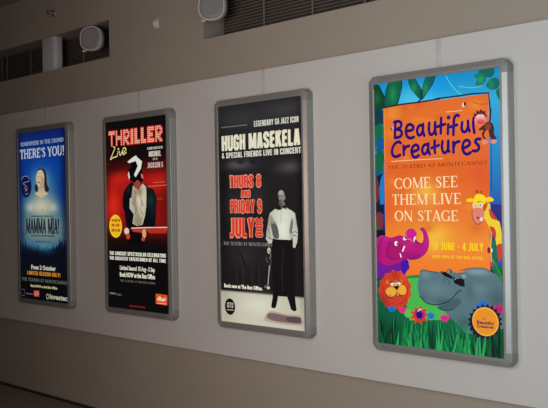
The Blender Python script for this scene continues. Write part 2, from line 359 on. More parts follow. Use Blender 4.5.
# poster pictures, in millimetres on the print (x right, y down)
ART = {
 0: [
  ('base',[(0,(16,40,112)),(120,(18,48,132)),(330,(10,62,160)),(560,(14,80,150)),(700,(60,110,135)),(840,(92,128,136)),(950,(86,126,138)),(1010,(60,110,140)),(1060,(16,30,50)),(1120,(11,11,16)),(1500,(10,10,13))],[((8,12,38),-12.5,428.6,72,680,0.9),((8,10,34),837.9,453.2,72,641,0.95),((12,20,70),426.3,-9.9,514,35,0.5),((150,166,160),422.7,845.5,238,114,0.85),((226,206,150),397.1,652.1,86,53,0.6),((110,180,190),406.4,440.7,171,132,0.85),((150,175,160),398.7,616.9,257,123,0.75),((12,40,110),25.2,520.2,72,362,0.6),((8,50,150),753,536.9,98,189,0.6),((14,20,50),783.8,751.8,49,770,0.5),((120,160,160),424.3,810.4,238,105,0.6),((20,40,80),35,926,72,180,0.6),((8,70,170),464.2,292.7,238,62,0.5),((90,170,190),448.5,1028.9,152,35,0.7),((222,214,184),396.4,669.7,205,75,0.95),((232,228,212),205.4,676.1,70,36,0.6),((232,228,212),598.3,681,66,35,0.6),((150,168,162),422.7,845.5,221,79,0.5)]),
  ('shaded',(222,190,150),[(364.7,476.8),(448.9,479),(456.5,533.8),(515.4,560.9),(393.3,594.9),(286.3,554.4),(355.5,531.5)],0,[((226,212,178),309.7,567.1,35,35,0.8),((226,212,178),498.4,569.2,34,35,0.8),((228,208,170),393.6,587.9,137,18,0.8),((176,136,104),407.9,494.4,51,14,0.7),((226,202,160),402.9,569,103,23,0.9)]),
  ('poly',(52,36,36),[(356.8,345.6),(413.2,334.5),(471.2,354),(492.3,406.7),(502.5,476.1),(534,515.7),(521.3,538.7),(473.1,537.6),(456.3,500.9),(442.3,439.8)],1),
  ('poly',(48,34,36),[(296.6,475),(334,478.6),(342,528.5),(310.9,539.2),(288.4,505.4)],1),
  ('poly',(226,200,168),[(327.9,384),(356.5,354.3),(407.6,347.4),(445.1,374.8),(458.1,422.9),(449.3,470.3),(411.1,498),(357.1,494.9),(327.7,467.1),(316.1,418.6)],1),
  ('poly',(202,170,132),[(409.4,421.4),(454.8,422.8),(449.3,470.3),(411.1,498),(380.9,493.7)],1),
  ('ell',(120,50,46),362.2,456.7,17.2,7),
  ('stroke',(110,70,60),5.3,[(337,408.8),(364.3,407.9)],0),
  ('stroke',(110,70,60),5.3,[(394.8,408.8),(421.6,413.1)],0),
  ('stroke',(190,140,100),5.3,[(256.7,681.1),(273.3,695.3),(255.4,712.6)],1),
  ('ell',(204,150,90),414,700.3,13.7,8.8),
  ('ell',(20,24,66),136.7,488.5,95.8,98.7),
  ('stroke',(140,152,196),6.3,[(58.7,419.7),(91.5,395.8),(161.5,398),(195.3,423.8)],1),
  ('stroke',(140,152,196),6.3,[(194.6,439.6),(124.4,448.3),(81.8,457.7),(123.1,479.3),(111.4,505.6),(156.3,519.9)],1),
  ('stroke',(140,152,196),6.3,[(140.6,479.7),(153.2,511),(120.9,529.7)],1),
  ('stroke',(140,152,196),6.3,[(119.7,558.9),(168.9,551.1)],1),
  ('text','serif',(150,172,206),'SOMEWHERE IN THE CROWD',50.1,785.1,120.2,33.1,0.09,0),
  ('text','serif',(196,210,216),"THERE'S YOU!",36.4,787.9,234.2,80,0.06,0),
  ('text','serif',(34,34,54),'MAMMA MIA!',126,689.9,902.5,123.3,0.13,0),
  ('ticks',(64,80,92),749.4,761.7,[(215.4,225),(229.3,249.9),(254.2,273.6),(277.9,294.1),(298.4,309.1),(313.4,336.1),(340.4,363.4),(367.7,384.6),(388.9,405.6),(409.9,421),(425.3,431.5),(435.8,449.7),(454,472.4),(476.7,484.3),(488.6,511.4),(515.7,526.7),(531,542),(546.3,553.4),(557.7,584.7),(589,598.7)]),
  ('ticks',(60,76,90),920.5,934.5,[(216.5,246.3),(251.2,261.5),(266.4,274),(278.9,309.7),(314.6,326),(330.9,340.7),(345.6,368.1),(373,388.3),(393.2,421.3),(426.2,438.7),(443.6,473.5),(478.4,493),(497.9,519.2),(524.1,553.3),(558.2,581.5),(586.4,613.8)]),
  ('ticks',(64,84,98),974.2,984.6,[(291.9,313.5),(317.1,339.1),(342.7,363.7),(367.3,374),(377.6,393.3),(396.9,409.6),(413.3,427.8),(431.5,439),(442.6,451.2),(454.9,467.9),(471.6,480.7),(484.3,497.6),(501.2,506.8),(510.5,517.2),(520.8,538.6),(542.2,551.5)]),
  ('shaded',(12,16,28),[(-13.3,1298.2),(-1.8,1024.6),(13.2,955.9),(23.5,983.5),(48,1026.1),(61.6,977.6),(74.9,1011.5),(90.4,1031),(106.5,983),(112.2,980.3),(147.7,1058.1),(161.8,1014.1),(168.9,1010.2),(184.1,1049.3),(194.2,1024.6),(208.4,1019.5),(238.1,1066.6),(252.8,1013.6),(264.4,1026.2),(278.2,1085.7),(297,1005),(305.1,1037),(318.5,1067.8),(328.3,1011.7),(342.7,1017.7),(360.4,1090.8),(376.3,1044.3),(383.9,1017.9),(405.1,1091.4),(417.3,1041.6),(431.7,1023.7),(446.2,1061.2),(458.1,1004),(471.3,1048.9),(485.3,1057.3),(494.7,1006.3),(506.4,1025.8),(528.9,1054.1),(542.7,1026.1),(552.9,1038.8),(571.7,1048),(583.2,987.3),(597.3,1024.2),(625,1038.6),(637.2,982.6),(648.7,1023.6),(682.1,988.7),(693,935.9),(703.5,965.4),(716.1,984.7),(728.5,955.9),(739.6,962),(757.1,1009.9),(770.4,943),(783.4,969.6),(792.5,1008.1),(807.8,955.1),(814.3,946),(826.1,972.7),(812.1,1273.8)],0,[((26,92,140),256.2,1020.9,122,35,0.9),((24,88,140),474.8,1035.6,118,43,0.9),((14,44,96),706.4,973.7,82,51,0.8),((16,40,80),82.9,1022.8,71,36,0.6)]),
  ('text','sans',(220,216,196),'From 2 October',204.1,622.2,1229.3,40.1,0.05,0),
  ('text','block',(222,146,36),'LIMITED SEASON ONLY!',132.9,695.7,1279.8,34.3,0,0),
  ('text','serif',(116,118,104),'THE TEATRO AT MONTECASINO',34.3,801.4,1337,27.5,0.04,0),
  ('text','sans',(222,210,156),'Book NOW at the Box Office',188.7,642.5,1387.8,22.3,0.05,0),
  ('stroke',(90,96,110),6.2,[(27.4,1420.6),(76.5,1420.5),(74.1,1476.6),(25.1,1475.1),(25.7,1459.3)],0),
  ('ticks',(110,112,118),1447.6,1458.1,[(102.7,108.2),(111.8,119.1),(122.8,135),(138.7,156.2),(159.8,167.6),(171.2,178.5),(182.2,191.6),(195.2,214),(217.7,223.6)]),
  ('poly',(206,84,74),[(245.8,1417.5),(337.5,1415.7),(335.2,1469.1),(243.6,1469.5)],0),
  ('stroke',(236,190,170),8,[(269,1432.1),(268,1456.4)],0),
  ('stroke',(236,190,170),7.9,[(299.7,1430.9),(314.3,1443.3),(298.6,1455.1)],0),
  ('stroke',(200,202,186),6.9,[(481.9,1434),(459.3,1457.1),(479.8,1479.2),(502.3,1455.3),(481.9,1434)],1),
  ('text','sans',(202,204,186),'Investec',517.8,802.9,1476.4,45.5,0.03,0),
 ],
 1: [
  ('base',[(0,(14,12,13)),(290,(20,12,12)),(390,(80,14,12)),(470,(164,24,18)),(780,(150,20,16)),(880,(110,16,12)),(960,(24,12,12)),(1050,(12,11,12)),(1500,(13,12,13))],[((226,44,28),101.7,677.1,98,128,0.85),((205,38,26),209,457.2,138,71,0.7),((206,40,28),709.7,506.6,127,68,0.6),((90,14,12),765.4,682.5,88,151,0.5),((60,10,10),13.8,425.6,43,201,0.6),((40,10,10),101.2,373.1,197,40,0.6),((50,10,10),829.3,646.2,37,300,0.6),((40,10,10),18.9,949.4,114,81,0.8)]),
  ('poly',(186,44,30),[(516.5,862.7),(816.7,849.4),(792.4,891.1),(593.5,894.4)],0),
  ('stroke',(246,200,170),7.8,[(324.2,858.1),(516.9,851.5),(821.3,846.7)],0),
  ('stroke',(250,235,215),6.3,[(340.5,857.2),(595.3,850)],0),
  ('stroke',(226,110,80),5.4,[(577.5,534.7),(829.9,529.4)],0),
  ('stroke',(226,110,80),3.8,[(640.9,506.4),(793.4,505.4)],0),
  ('stroke',(200,80,60),3.9,[(604.5,634.4),(758,631.7)],0),
  ('shaded',(11,13,20),[(348.1,496.1),(289.5,529.1),(248,573.5),(232.3,630.3),(235.7,703.7),(248.7,707.3),(262.3,774.1),(283.5,855),(331.9,869.5),(357.4,843.1),(517.2,845.9),(657.5,844.9),(669.8,769.6),(679.8,678),(685.2,622.6),(646.2,561.8),(574.4,534.6),(515.9,504.8)],0,[((26,60,64),612,639.2,52,61,0.8),((18,38,44),632.1,713.9,51,69,0.6),((38,40,56),313.3,547,27,47,0.6),((70,74,84),569.4,541,39,15,0.7)]),
  ('shaded',(196,186,160),[(374.5,522.5),(450.1,558.7),(503.2,508.1),(546.2,533.7),(553.6,582.2),(541.9,709.1),(547.6,684.6),(530.3,758.6),(495.8,828.1),(422.1,838.8),(361.6,819.6),(381,747.2),(324.5,701),(331.1,623.6),(325.2,684.5),(354.3,614.3)],0,[((232,224,200),446,654.5,66,78,0.7),((130,118,100),385.8,633.9,27,62,0.7),((120,110,92),419.6,710.2,27,62,0.55),((226,214,186),520.2,590.5,26,62,0.6),((110,98,80),440.4,785.5,40,39,0.5),((120,70,50),449.5,571.7,53,31,0.5)]),
  ('stroke',(122,112,94),7.8,[(389.1,558.7),(416,606.4),(383.8,680.9)],1),
  ('stroke',(122,112,94),7.7,[(482.2,552.2),(476.3,617.3),(508.3,683.3)],1),
  ('stroke',(122,112,94),7.8,[(365.6,652.7),(412,700.7),(393.9,747.4)],1),
  ('stroke',(122,112,94),7.7,[(494.5,636.9),(475.4,711.2),(505.5,749)],1),
  ('stroke',(122,112,94),7.8,[(392.6,775.6),(439.1,815.5),(491.7,776.7)],1),
  ('stroke',(122,112,94),7.8,[(378.7,799),(430.5,828.5),(486.9,814)],1),
  ('poly',(122,42,32),[(391.5,504.2),(452.8,495.1),(490.4,510.4),(453.4,556.9),(410.9,538.7)],0),
  ('ell',(150,60,48),431.6,509.8,47.8,38.9),
  ('poly',(8,8,10),[(313.3,337.9),(363.5,305.7),(426,285.9),(490.1,312.2),(513.7,366.7),(498.6,416.8),(513,483.4),(442.7,506.3),(368.7,490.9),(321.2,463.4),(314.9,402.5),(360.9,366)],1),
  ('ell',(160,66,52),438.1,512.5,34.4,31.1),
  ('poly',(226,226,214),[(304.5,333.6),(374.7,303.7),(421.5,288.2),(442.6,305.9),(502,338.2),(486.6,393.4),(414.1,459.3),(393.1,437.9),(444,373.6),(419.6,331.6),(330.8,345.2)],0),
  ('poly',(228,206,196),[(309.1,434.6),(323.6,406.8),(339.3,455.1),(325.1,476.5)],0),
  ('poly',(222,120,100),[(485,431.5),(510.4,442.7),(515.6,473.3),(492.1,467.4)],0),
  ('poly',(10,9,10),[(299.2,869.3),(507.9,879.4),(503.1,991.2),(310.2,992.5)],0),
  ('poly',(196,58,38),[(356.5,863.9),(508.5,864.5),(491.6,890.5),(363.7,884.7)],0),
  ('ell',(236,206,186),280.7,880.7,34.1,26.8),
  ('ell',(206,66,44),298.6,921.5,27.2,23.6),
  ('ell',(232,160,122),515,896.2,26.2,35.6),
  ('ell',(196,70,40),500.5,940.9,23.7,15.5),
  ('ell',(245,212,44),127.7,842.8,89.5,92.6),
  ('ell',(238,196,36),127.7,842.8,75.5,81.4),
  ('ticks',(205,96,30),784,807.2,[(69.9,97.1),(105.2,155.6),(163.7,194.7)]),
  ('ticks',(205,96,30),822.5,845.7,[(68.2,110.4),(118.6,130.8),(138.9,177.6),(185.7,193)]),
  ('ticks',(205,96,30),863.8,887,[(66.4,112),(120.1,142.8),(151,190.6)]),
  ('text','dots',(244,196,164),'THRILLER',50.4,765.3,197.9,119.8,0,0),
  ('stroke',(236,228,142),8.8,[(115,204.4),(135.3,214.8),(105.8,256.4),(69,303.1),(104.2,291.7),(157.4,285.3)],1),
  ('stroke',(236,228,142),8.8,[(179.8,243.4),(166.7,281.9)],1),
  ('stroke',(236,228,142),8.7,[(198,244.5),(210.1,279),(243.6,237.9)],1),
  ('stroke',(236,228,142),8.7,[(242.5,262.5),(291,234.1),(262.4,219.6),(238.5,250.6),(255.6,273.6),(294.4,257.6)],1),
  ('ell',(236,228,142),185.2,225.5,11,7.1),
  ('ticks',(180,172,160),234.5,253.4,[(574.4,591.1),(597.7,638.1),(644.7,658.2),(664.9,697),(703.6,715.8),(722.4,739.8),(746.4,767.1)]),
  ('text','block',(222,216,198),'MICHAEL',593.2,744.3,307.7,40.6,0,0),
  ('text','block',(180,170,160),'AND THE',642.8,701.6,335.4,16.3,0,0),
  ('text','block',(206,182,172),'JACKSON 5',572.6,769.6,394.1,41.2,0,0),
  ('text','block',(236,232,216),'THE CONCERT SPECTACULAR CELEBRATING',35.7,787.2,1074.5,29,0,0),
  ('text','block',(236,232,216),'THE GREATEST ENTERTAINER OF ALL TIME',34.1,785.4,1113.1,27.1,0,0),
  ('text','sans',(216,212,196),'Limited Season! 18 Aug - 5 Sep',178.6,644.2,1190,35.4,0.05,0),
  ('text','sans',(226,222,200),'Book NOW at the Box Office',176.1,645.1,1244.8,36.8,0.06,0),
  ('text','serif',(128,124,116),'THE TEATRO AT MONTECASINO',177.8,646.8,1283.4,15.5,0,0),
  ('poly',(226,84,34),[(652.6,1352.1),(797.4,1355.6),(794.2,1432.7),(649.3,1430.2)],0),
  ('poly',(240,200,170),[(665.7,1390),(700,1367.3),(734.4,1387.1),(766,1370.9),(785.8,1388.7),(754.3,1406.2),(671.4,1402.3)],0),
  ('stroke',(245,210,170),4.5,[(670.6,1422.4),(774.1,1422.7)],0),
  ('stroke',(190,40,30),6.1,[(735.3,1365.9),(775.7,1385.4)],0),
  ('ticks',(140,136,130),1379.1,1392.3,[(32,43.9),(48.5,57.4),(62.1,77.5),(82.2,92.2),(96.9,104.9),(109.6,117.7)]),
  ('ticks',(90,86,84),1383.5,1399.3,[(131.1,141.9),(147.4,174.2),(179.7,192.6)]),
  ('ticks',(150,30,28),1463.5,1473.9,[(301.7,315.1),(318.7,330.5),(334.2,341.8),(345.5,366),(369.6,374.9),(378.6,392.7),(396.3,417.4),(421,427.6),(431.3,446.3),(449.9,466),(469.7,475.6),(479.2,491.1),(494.8,509.6)]),
 ],
 2: [
  ('base',[(0,(38,38,40)),(120,(44,43,45)),(300,(34,32,34)),(900,(33,31,33)),(1270,(28,26,28)),(1284,(24,23,24)),(1287,(196,192,172)),(1500,(205,200,180))],[((66,64,66),669.3,69.7,204,52,0.7),((62,60,62),229.1,98,206,55,0.6),((92,88,92),203.6,413.1,165,31,0.85),((90,80,84),708.1,450.1,128,39,0.8),((18,16,18),230.6,397.3,36,14,0.8),((18,16,18),355.9,403.5,35,14,0.8),((52,48,50),265.5,1033.6,162,94,0.6),((12,12,13),32,656.9,64,488,0.6),((12,12,13),811.9,671.6,44,572,0.6),((228,226,208),389.3,1361.8,196,66,0.7),((176,170,152),63.2,1458.2,84,69,0.5),((62,58,60),168.4,693.8,104,82,0.5),((58,54,56),381.9,629.9,79,94,0.5)]),
  ('stroke',(44,40,42),11,[(122.2,1002.8),(161.9,1124.8),(170.6,1233.4)],1),
  ('stroke',(44,40,42),10.9,[(194.7,1001.3),(233.7,1122.3),(242.2,1230)],1),
  ('stroke',(44,40,42),10.8,[(286.2,999.4),(324.3,1119.2),(332.5,1225.7)],1),
  ('stroke',(44,40,42),10.7,[(356,998),(393.4,1116.7),(401.4,1222.4)],1),
  ('stroke',(24,22,24),10.9,[(204.7,1010.8),(241.1,1065.6),(277,1125.9)],1),
  ('stroke',(24,22,24),9.3,[(396.5,1018.7),(377.5,1079.9),(385.7,1128.1)],1),
  ('poly',(182,166,152),[(438.5,1457.1),(469,1407.7),(518.3,1390.9),(652.3,1401.4),(773.1,1399.3),(801.8,1423.1),(794.7,1462.3),(651,1470.5),(497.5,1466)],1),
  ('poly',(124,100,98),[(463.7,1428.3),(508.3,1403.6),(652.1,1411.9),(763.8,1410.4),(785.4,1427.5),(777.5,1454),(651.3,1456.7),(507.5,1451.8)],1),
  ('poly',(92,74,78),[(652,1421.2),(763.7,1414.3),(779.8,1431.2),(763,1446.7),(660.9,1446.8)],1),
  ('poly',(22,19,22),[(526.9,910.2),(713.2,914.8),(733.7,963.9),(737.9,1034),(736.2,1121.2),(733.6,1256.7),(731.3,1278.4),(734.4,1310.8),(744.3,1370.1),(720.1,1378.3),(692.4,1367.1),(674.6,1321),(659.2,1287.7),(574.4,1288.6),(568,1320.9),(551.8,1365.9),(524.5,1373.1),(507.1,1363.5),(523.9,1296.8),(525.4,1267.9),(524.9,1129)],0),
  ('stroke',(40,36,38),9.1,[(632.1,965.6),(614.8,1125.7),(619,1258.2)],0),
  ('shaded',(198,200,182),[(608.2,706.5),(655.9,707.1),(712.1,729.8),(743.5,747.9),(757.1,810.6),(765.6,851.9),(764.7,897.8),(756.5,938.6),(740.2,963.7),(722.7,957.5),(719.6,924.6),(714.3,906.2),(699.1,919.6),(565.7,917.8),(532.7,910.1),(526.3,941.9),(496.7,949.1),(467.7,915.6),(478.7,853),(497.5,791.8),(487.3,810.2),(508.2,747.8),(554.7,721.2)],0,[((234,234,216),629.5,845.7,65,84,0.9),((225,226,208),635.9,759,74,39,0.6),((128,128,120),504.3,798.7,24,53,0.6),((120,120,112),757.2,805.9,18,51,0.4),((150,150,140),708.9,898.3,18,26,0.6),((150,150,140),488.3,866.5,19,40,0.5)]),
  ('poly',(92,94,90),[(518.9,805.5),(548.4,798.8),(582.6,840.5),(591,909.5),(544.5,908),(527.7,866.3)],1),
  ('poly',(122,122,112),[(713.1,779.4),(727.5,805.9),(719.3,845.5),(711.1,881.8),(690.6,872),(693.1,838.9)],1),
  ('poly',(150,150,138),[(519.8,758.1),(548.5,792),(567.6,810.3),(518.9,810.2)],1),
  ('stroke',(120,120,110),6,[(486.7,846.1),(507.7,886.7),(516.9,920.4)],1),
  ('stroke',(120,120,110),6,[(476,893.7),(497.4,910.5),(521.9,917)],1),
  ('stroke',(120,120,110),5.7,[(718.7,871.9),(742.2,865.2),(760.5,874.9)],1),
  ('stroke',(120,120,110),5.8,[(720.2,891.6),(741.7,888.2),(755.4,897.9)],1),
  ('stroke',(160,160,148),3.9,[(615.6,722),(613.9,810.3)],0),
  ('ell',(200,196,182),496,993.7,16.3,21),
  ('ell',(196,192,178),732.1,954,13.6,16.6),
  ('shaded',(98,93,88),[(601.2,664.7),(639.6,665.5),(656,702.5),(619.4,720),(596.6,705)],1,[((60,56,54),606.4,695,19,20,0.7),((140,135,126),642,688.9,19,20,0.6)]),
  ('shaded',(128,122,114),[(591.5,617.4),(601.4,602.9),(619.8,596.6),(637.9,602.5),(649,620.2),(650.4,647),(643.4,665.5),(625,677.9),(610.6,676.3),(599.4,661.3),(593,639.7)],1,[((186,182,172),612.8,612.6,22,20,0.9),((176,172,162),638.4,625.3,15,17,0.7),((70,64,60),601.7,637.8,9,8,0.8),((74,68,64),630.5,638.5,12,8,0.7),((168,162,152),614,648.2,11,10,0.8),((62,56,54),614.7,662.3,17,6,0.9),((160,154,144),639.8,653.4,15,13,0.7),((84,78,74),604.9,674.9,19,8,0.7)]),
  ('ell',(140,134,126),651.4,645.6,7.4,11.6),
  ('poly',(26,24,26),[(561.6,713.9),(596.9,692.9),(617.6,713.3),(613.6,726.6),(575,723.5)],0),
  ('poly',(26,24,26),[(625.5,702.7),(650.5,693.7),(670.8,724.7),(642.5,713.6)],0),
  ('stroke',(110,108,106),10.5,[(496,991.7),(511.2,1021.7),(504.8,1048.9)],1),
  ('stroke',(100,98,96),4.6,[(477.5,1036.1),(469.1,1063.4),(489.7,1069.6)],1),
  ('stroke',(190,188,182),6.6,[(498.2,1092.9),(489.2,1157.4),(481.1,1221.8)],0),
  ('ell',(215,212,205),483.8,1239.8,13.4,9.9),
  ('ell',(110,100,96),460.2,1234.3,15.4,10.5),
  ('stroke',(86,82,82),5.2,[(514.5,1055.4),(503.4,1129.8)],1),
  ('text','block',(226,222,196),'HUGH MASEKELA',34.6,801.2,312.5,104.4,0.045,0),
  ('text','block',(214,212,196),'& SPECIAL FRIENDS LIVE IN CONCERT',34.9,805.6,364.7,38.6,0.02,0),
  ('text','block',(214,214,198),'LEGENDARY SA JAZZ ICON',369.7,788.8,166.3,38.5,0,0),
  ('ticks',(112,110,110),143.5,151.9,[(35.3,42.9),(45.8,57.8),(60.7,70.2),(73.2,86),(88.9,102.1),(105,110.1),(113.1,117.5),(120.4,136.6),(139.5,147.4),(150.4,157.9),(160.8,179.3),(182.2,193.1),(196.1,212.2),(215.1,226.1),(229.1,242.4),(245.4,251.7),(254.6,267.9),(270.8,287.4),(290.4,302.1)]),
  ('text','block',(228,140,118),'THURS 8',108.6,434.8,571.4,84.6,0.12,0),
  ('text','block',(214,56,36),'THURS 8',113.9,430,567.3,76.5,0,0),
  ('text','block',(228,140,118),'AND',223.8,327.1,639.8,51.6,0.12,0),
  ('text','block',(214,56,36),'AND',229,322.1,635.6,43.4,0,0),
  ('text','block',(228,140,118),'FRIDAY 9',112.3,437.7,744.9,91.1,0.12,0),
  ('text','block',(214,56,36),'FRIDAY 9',117.6,432.9,740.9,83.1,0,0),
  ('text','block',(228,140,118),'JULY',105.7,362.5,909.6,133.1,0.12,0),
  ('text','block',(214,56,36),'JULY',111,357.6,905.6,125.1,0,0),
  ('text','block',(228,140,118),'2010',370.5,439,909,135.8,0.13,90),
  ('text','block',(214,56,36),'2010',373.5,436,905,127.8,0.03,90),
  ('text','serif',(156,154,148),'THE TEATRO AT MONTECASINO',37.3,526.2,965.7,22.8,0,0),
  ('text','sans',(236,230,206),'Book now at The Box Office.',37.4,426,1261,26.3,0.06,0),
  ('ell',(22,18,16),94.6,1391.7,54.4,57.4),
  ('text','block',(190,184,168),'GTS',65,129.9,1399.7,37.1,0,0),
  ('stroke',(200,192,176),5.5,[(64.8,1414.9),(128.6,1413.9)],0),
 ],
 3: [
  ('base',[(0,(16,138,198)),(160,(46,172,218)),(600,(14,112,186)),(760,(20,75,165)),(850,(22,40,110)),(1080,(20,60,70)),(1180,(14,95,62)),(1350,(14,105,66)),(1500,(10,60,45))],[((80,205,240),286.8,120.5,176,78,0.8),((10,150,230),452.8,55.6,90,54,0.6),((20,45,80),3.3,674.1,44,349,0.75),((10,45,40),21.1,1515.6,118,174,0.75),((10,55,50),799.3,1425.4,80,128,0.6)]),
  ('shaded',(12,66,44),[(-3.5,3.7),(34.1,7.9),(75,82.4),(69.5,144.3),(22.4,173.3),(-5.8,170.9)],0,[((26,110,60),23.7,84.5,22,35,0.8)]),
  ('shaded',(14,92,64),[(108.2,3.9),(198.5,2.7),(198.1,33.6),(165.4,135.1),(74.2,141.1),(75,82.4)],0,[((34,150,92),134.6,73.9,28,51,0.8)]),
  ('stroke',(10,50,80),5.7,[(108.2,5.3),(84.6,54),(71.4,140.8)],1),
  ('stroke',(10,50,80),5.7,[(198.5,4.8),(196.1,51.4),(165.4,135.1)],1),
  ('stroke',(10,45,70),6.4,[(34,11.6),(56.8,51),(75,82.4)],1),
  ('shaded',(14,92,70),[(242.8,-0.8),(286.4,-1.4),(316,43.2),(336.9,80.8),(327.8,122.3),(285.3,86),(255.3,47.1)],1,[((36,150,96),281.4,53.6,20,33,0.8)]),
  ('shaded',(14,90,90),[(363.4,-0.7),(426.2,-1.5),(404.8,46.2),(362.1,97.6),(332,126.2),(330.1,80.1)],1,[((40,150,90),358.3,69,20,44,0.8)]),
  ('stroke',(12,60,110),4.5,[(286.3,4.3),(316,43.2),(334.4,73.5)],1),
  ('stroke',(12,60,110),4.3,[(422,5),(404.8,46.2),(336.4,119.6)],1),
  ('stroke',(10,40,60),8.8,[(330.2,73.1),(327.9,115.2),(301.9,137.4)],1),
  ('stroke',(90,225,225),3.8,[(493.1,11.4),(516.8,52),(556.1,97.4),(587.4,121)],1),
  ('stroke',(90,225,215),3.2,[(572.3,75.3),(650,90.7),(711,90.8)],1),
  ('poly',(10,104,96),[(696.9,4.7),(779.2,-0),(782.4,36.5),(756.4,49.7),(704.2,30.2)],1),
  ('shaded',(14,116,96),[(666.2,25.6),(715.5,25),(737.6,57.4),(711.1,80.8),(673.2,79.9),(682.7,51)],1,[((40,165,95),703.9,53.4,18,21,0.9)]),
  ('shaded',(10,104,100),[(737.3,87.1),(771.1,54.8),(811.3,66.1),(807.2,108),(763,113)],1,[((22,142,90),763.3,86.8,17,26,0.9)]),
  ('poly',(14,110,90),[(792.4,122.8),(821.7,112.9),(821,171.4),(806.5,163.5)],1),
  ('poly',(14,60,75),[(-3.7,149.8),(64.7,156),(63.6,236.9),(-2.2,246.7)],0),
  ('poly',(15,108,66),[(-4.2,261.4),(49.7,232.2),(60.3,273.5),(48.4,328),(-0.9,358.3)],1),
  ('poly',(18,85,165),[(18.4,329.8),(57.9,313.9),(56.9,383.8),(19.7,370.6)],1),
  ('poly',(15,100,70),[(-1.6,410.3),(19.7,374.3),(56.7,398.5),(56,450.1),(-0.3,452.7)],1),
  ('poly',(60,140,210),[(-5.8,372.9),(14.7,396.3),(-1.6,414)],0),
  ('poly',(15,100,72),[(-2,441.1),(60.7,444.1),(55.2,506.5),(-3,515.5)],0),
  ('poly',(25,125,195),[(40.8,539.2),(61.5,525.1),(59.1,698.2),(26.5,697.9),(27.7,605.4)],0),
  ('poly',(16,24,60),[(-3.5,552.6),(17.5,534.7),(55.1,513.8),(37.8,553.9),(25.9,605.3),(30.2,697.9),(59.1,698.2),(58.4,753.4),(-6.3,753.4)],0),
  ('poly',(112,50,42),[(0.1,560.2),(15.3,551.7),(24,605.3),(20.3,671.9),(-1.5,679.1)],1),
  ('poly',(128,46,46),[(5,754.6),(40.8,747.1),(46.2,828.3),(13.2,843.6),(2.3,814)],1),
  ('poly',(18,90,60),[(-3.2,799.2),(12,791.7),(13.2,843.6),(-2,851.2)],1),
  ('poly',(12,18,26),[(-1,845.3),(59.8,850.3),(73.2,886.8),(1.1,899.5)],0),
  ('poly',(24,38,125),[(754.3,703.6),(815.9,707.4),(815.3,935.6),(749.2,937.7)],0),
  ('poly',(14,105,90),[(750.1,866.1),(782.7,911.4),(803.6,1000.3),(817.7,1040.7),(747.9,1044.2)],0),
  ('poly',(18,110,62),[(741.1,992.7),(825.9,963.2),(824.1,1106.5),(766.2,1064)],0),
  ('stroke',(40,150,70),6.1,[(759.6,992),(781.3,1030.4),(809.8,1087.8)],1),
  ('stroke',(20,80,60),6.2,[(781.8,991),(803.1,1042.4),(820.7,1087.1)],1),
  ('ell',(200,40,110),748.3,1012.2,15.1,14.5),
  ('ell',(30,75,190),799.9,1006.6,13.8,17.4),
  ('poly',(70,185,80),[(201.6,1101.5),(315,1095.3),(338.7,1242.1),(430.6,1255.8),(479.4,1279.4),(478.8,1327.7),(224.8,1351.6),(199.9,1231.3)],0),
  ('patch',[(66.7,141.9),(749.4,132.6),(742.6,1052.1),(65.5,1112.6)],[(0,(224,98,40)),(250,(232,116,44)),(520,(226,102,38)),(720,(236,118,42)),(900,(240,140,50)),(1100,(240,122,42))],[((250,205,80),346.6,637,86,72,0.75),((250,190,60),416.4,865.7,104,65,0.8),((250,200,70),385.3,901.3,66,66,0.7),((222,80,32),720,580.8,82,176,0.6),((240,165,60),133.5,161.2,57,46,0.5),((222,84,34),89.2,724.1,58,115,0.4),((246,160,62),260,155.6,34,15,0.4),((214,82,34),141.3,387.6,54,30,0.4),((246,160,62),594.3,276.8,35,16,0.4),((214,82,34),217.3,154,28,32,0.4),((246,160,62),626.9,720,42,15,0.4),((214,82,34),303.6,575.7,45,30,0.4),((246,160,62),663.8,181,36,25,0.4),((214,82,34),434.9,229.9,35,13,0.4),((246,160,62),688.5,764.2,34,17,0.4),((214,82,34),676.2,545.1,44,28,0.4),((246,160,62),434.1,413.6,39,20,0.4),((214,82,34),207.5,313.5,49,12,0.4),((246,160,62),124.7,570.2,31,24,0.4),((214,82,34),411.2,356.8,52,15,0.4),((246,160,62),375.2,244.4,41,17,0.4),((214,82,34),332.5,671.3,31,23,0.4),((246,160,62),677.9,193,20,15,0.4),((214,82,34),590.6,574.8,26,18,0.4),((246,160,62),216.8,438,22,27,0.4),((214,82,34),665.1,831.1,40,31,0.4),((246,160,62),108.8,293.6,56,29,0.4),((214,82,34),366,826.1,40,29,0.4),((246,160,62),297.3,229.2,35,14,0.4),((214,82,34),347.2,841,31,11,0.4),((246,160,62),128.7,197.5,49,20,0.4),((214,82,34),296.2,154.1,53,20,0.4),((246,160,62),241.6,118.7,23,15,0.4),((214,82,34),541.5,217.4,20,21,0.4)]),
  ('stroke',(45,28,50),8.6,[(64.9,143.2),(196.8,135.9),(327.6,135),(451.7,129.8)],0),
  ('stroke',(45,28,50),8.1,[(426,127.2),(579.5,125.7),(649.6,122.8),(749.4,128.7),(754.8,178),(760,237.7)],0),
  ('stroke',(70,40,50),4.6,[(63,141.2),(63.4,455.6)],0),
  ('stroke',(236,150,60),5.8,[(71.2,156.6),(71.7,456)],0),
  ('stroke',(230,130,50),5.1,[(71.9,444.6),(69.6,743.8)],0),
  ('stroke',(60,40,60),4.1,[(762.4,285),(759.9,486.8)],0),
  ('stroke',(60,40,60),4.2,[(760,476.6),(758.1,634.6)],0),
  ('stroke',(245,170,40),8.3,[(738,816.8),(752.5,852.9),(747.1,925.5),(750.6,1002.5)],1),
  ('stroke',(40,60,30),6.2,[(214.8,1110.1),(263.1,1105.2),(314.9,1104.5)],1),
  ('ell',(235,225,220),598.5,176.3,8,11.6),
  ('ell',(40,30,40),607.2,172.4,6.8,10.6),
  ('ell',(200,180,190),133.9,264.3,8.6,10.2),
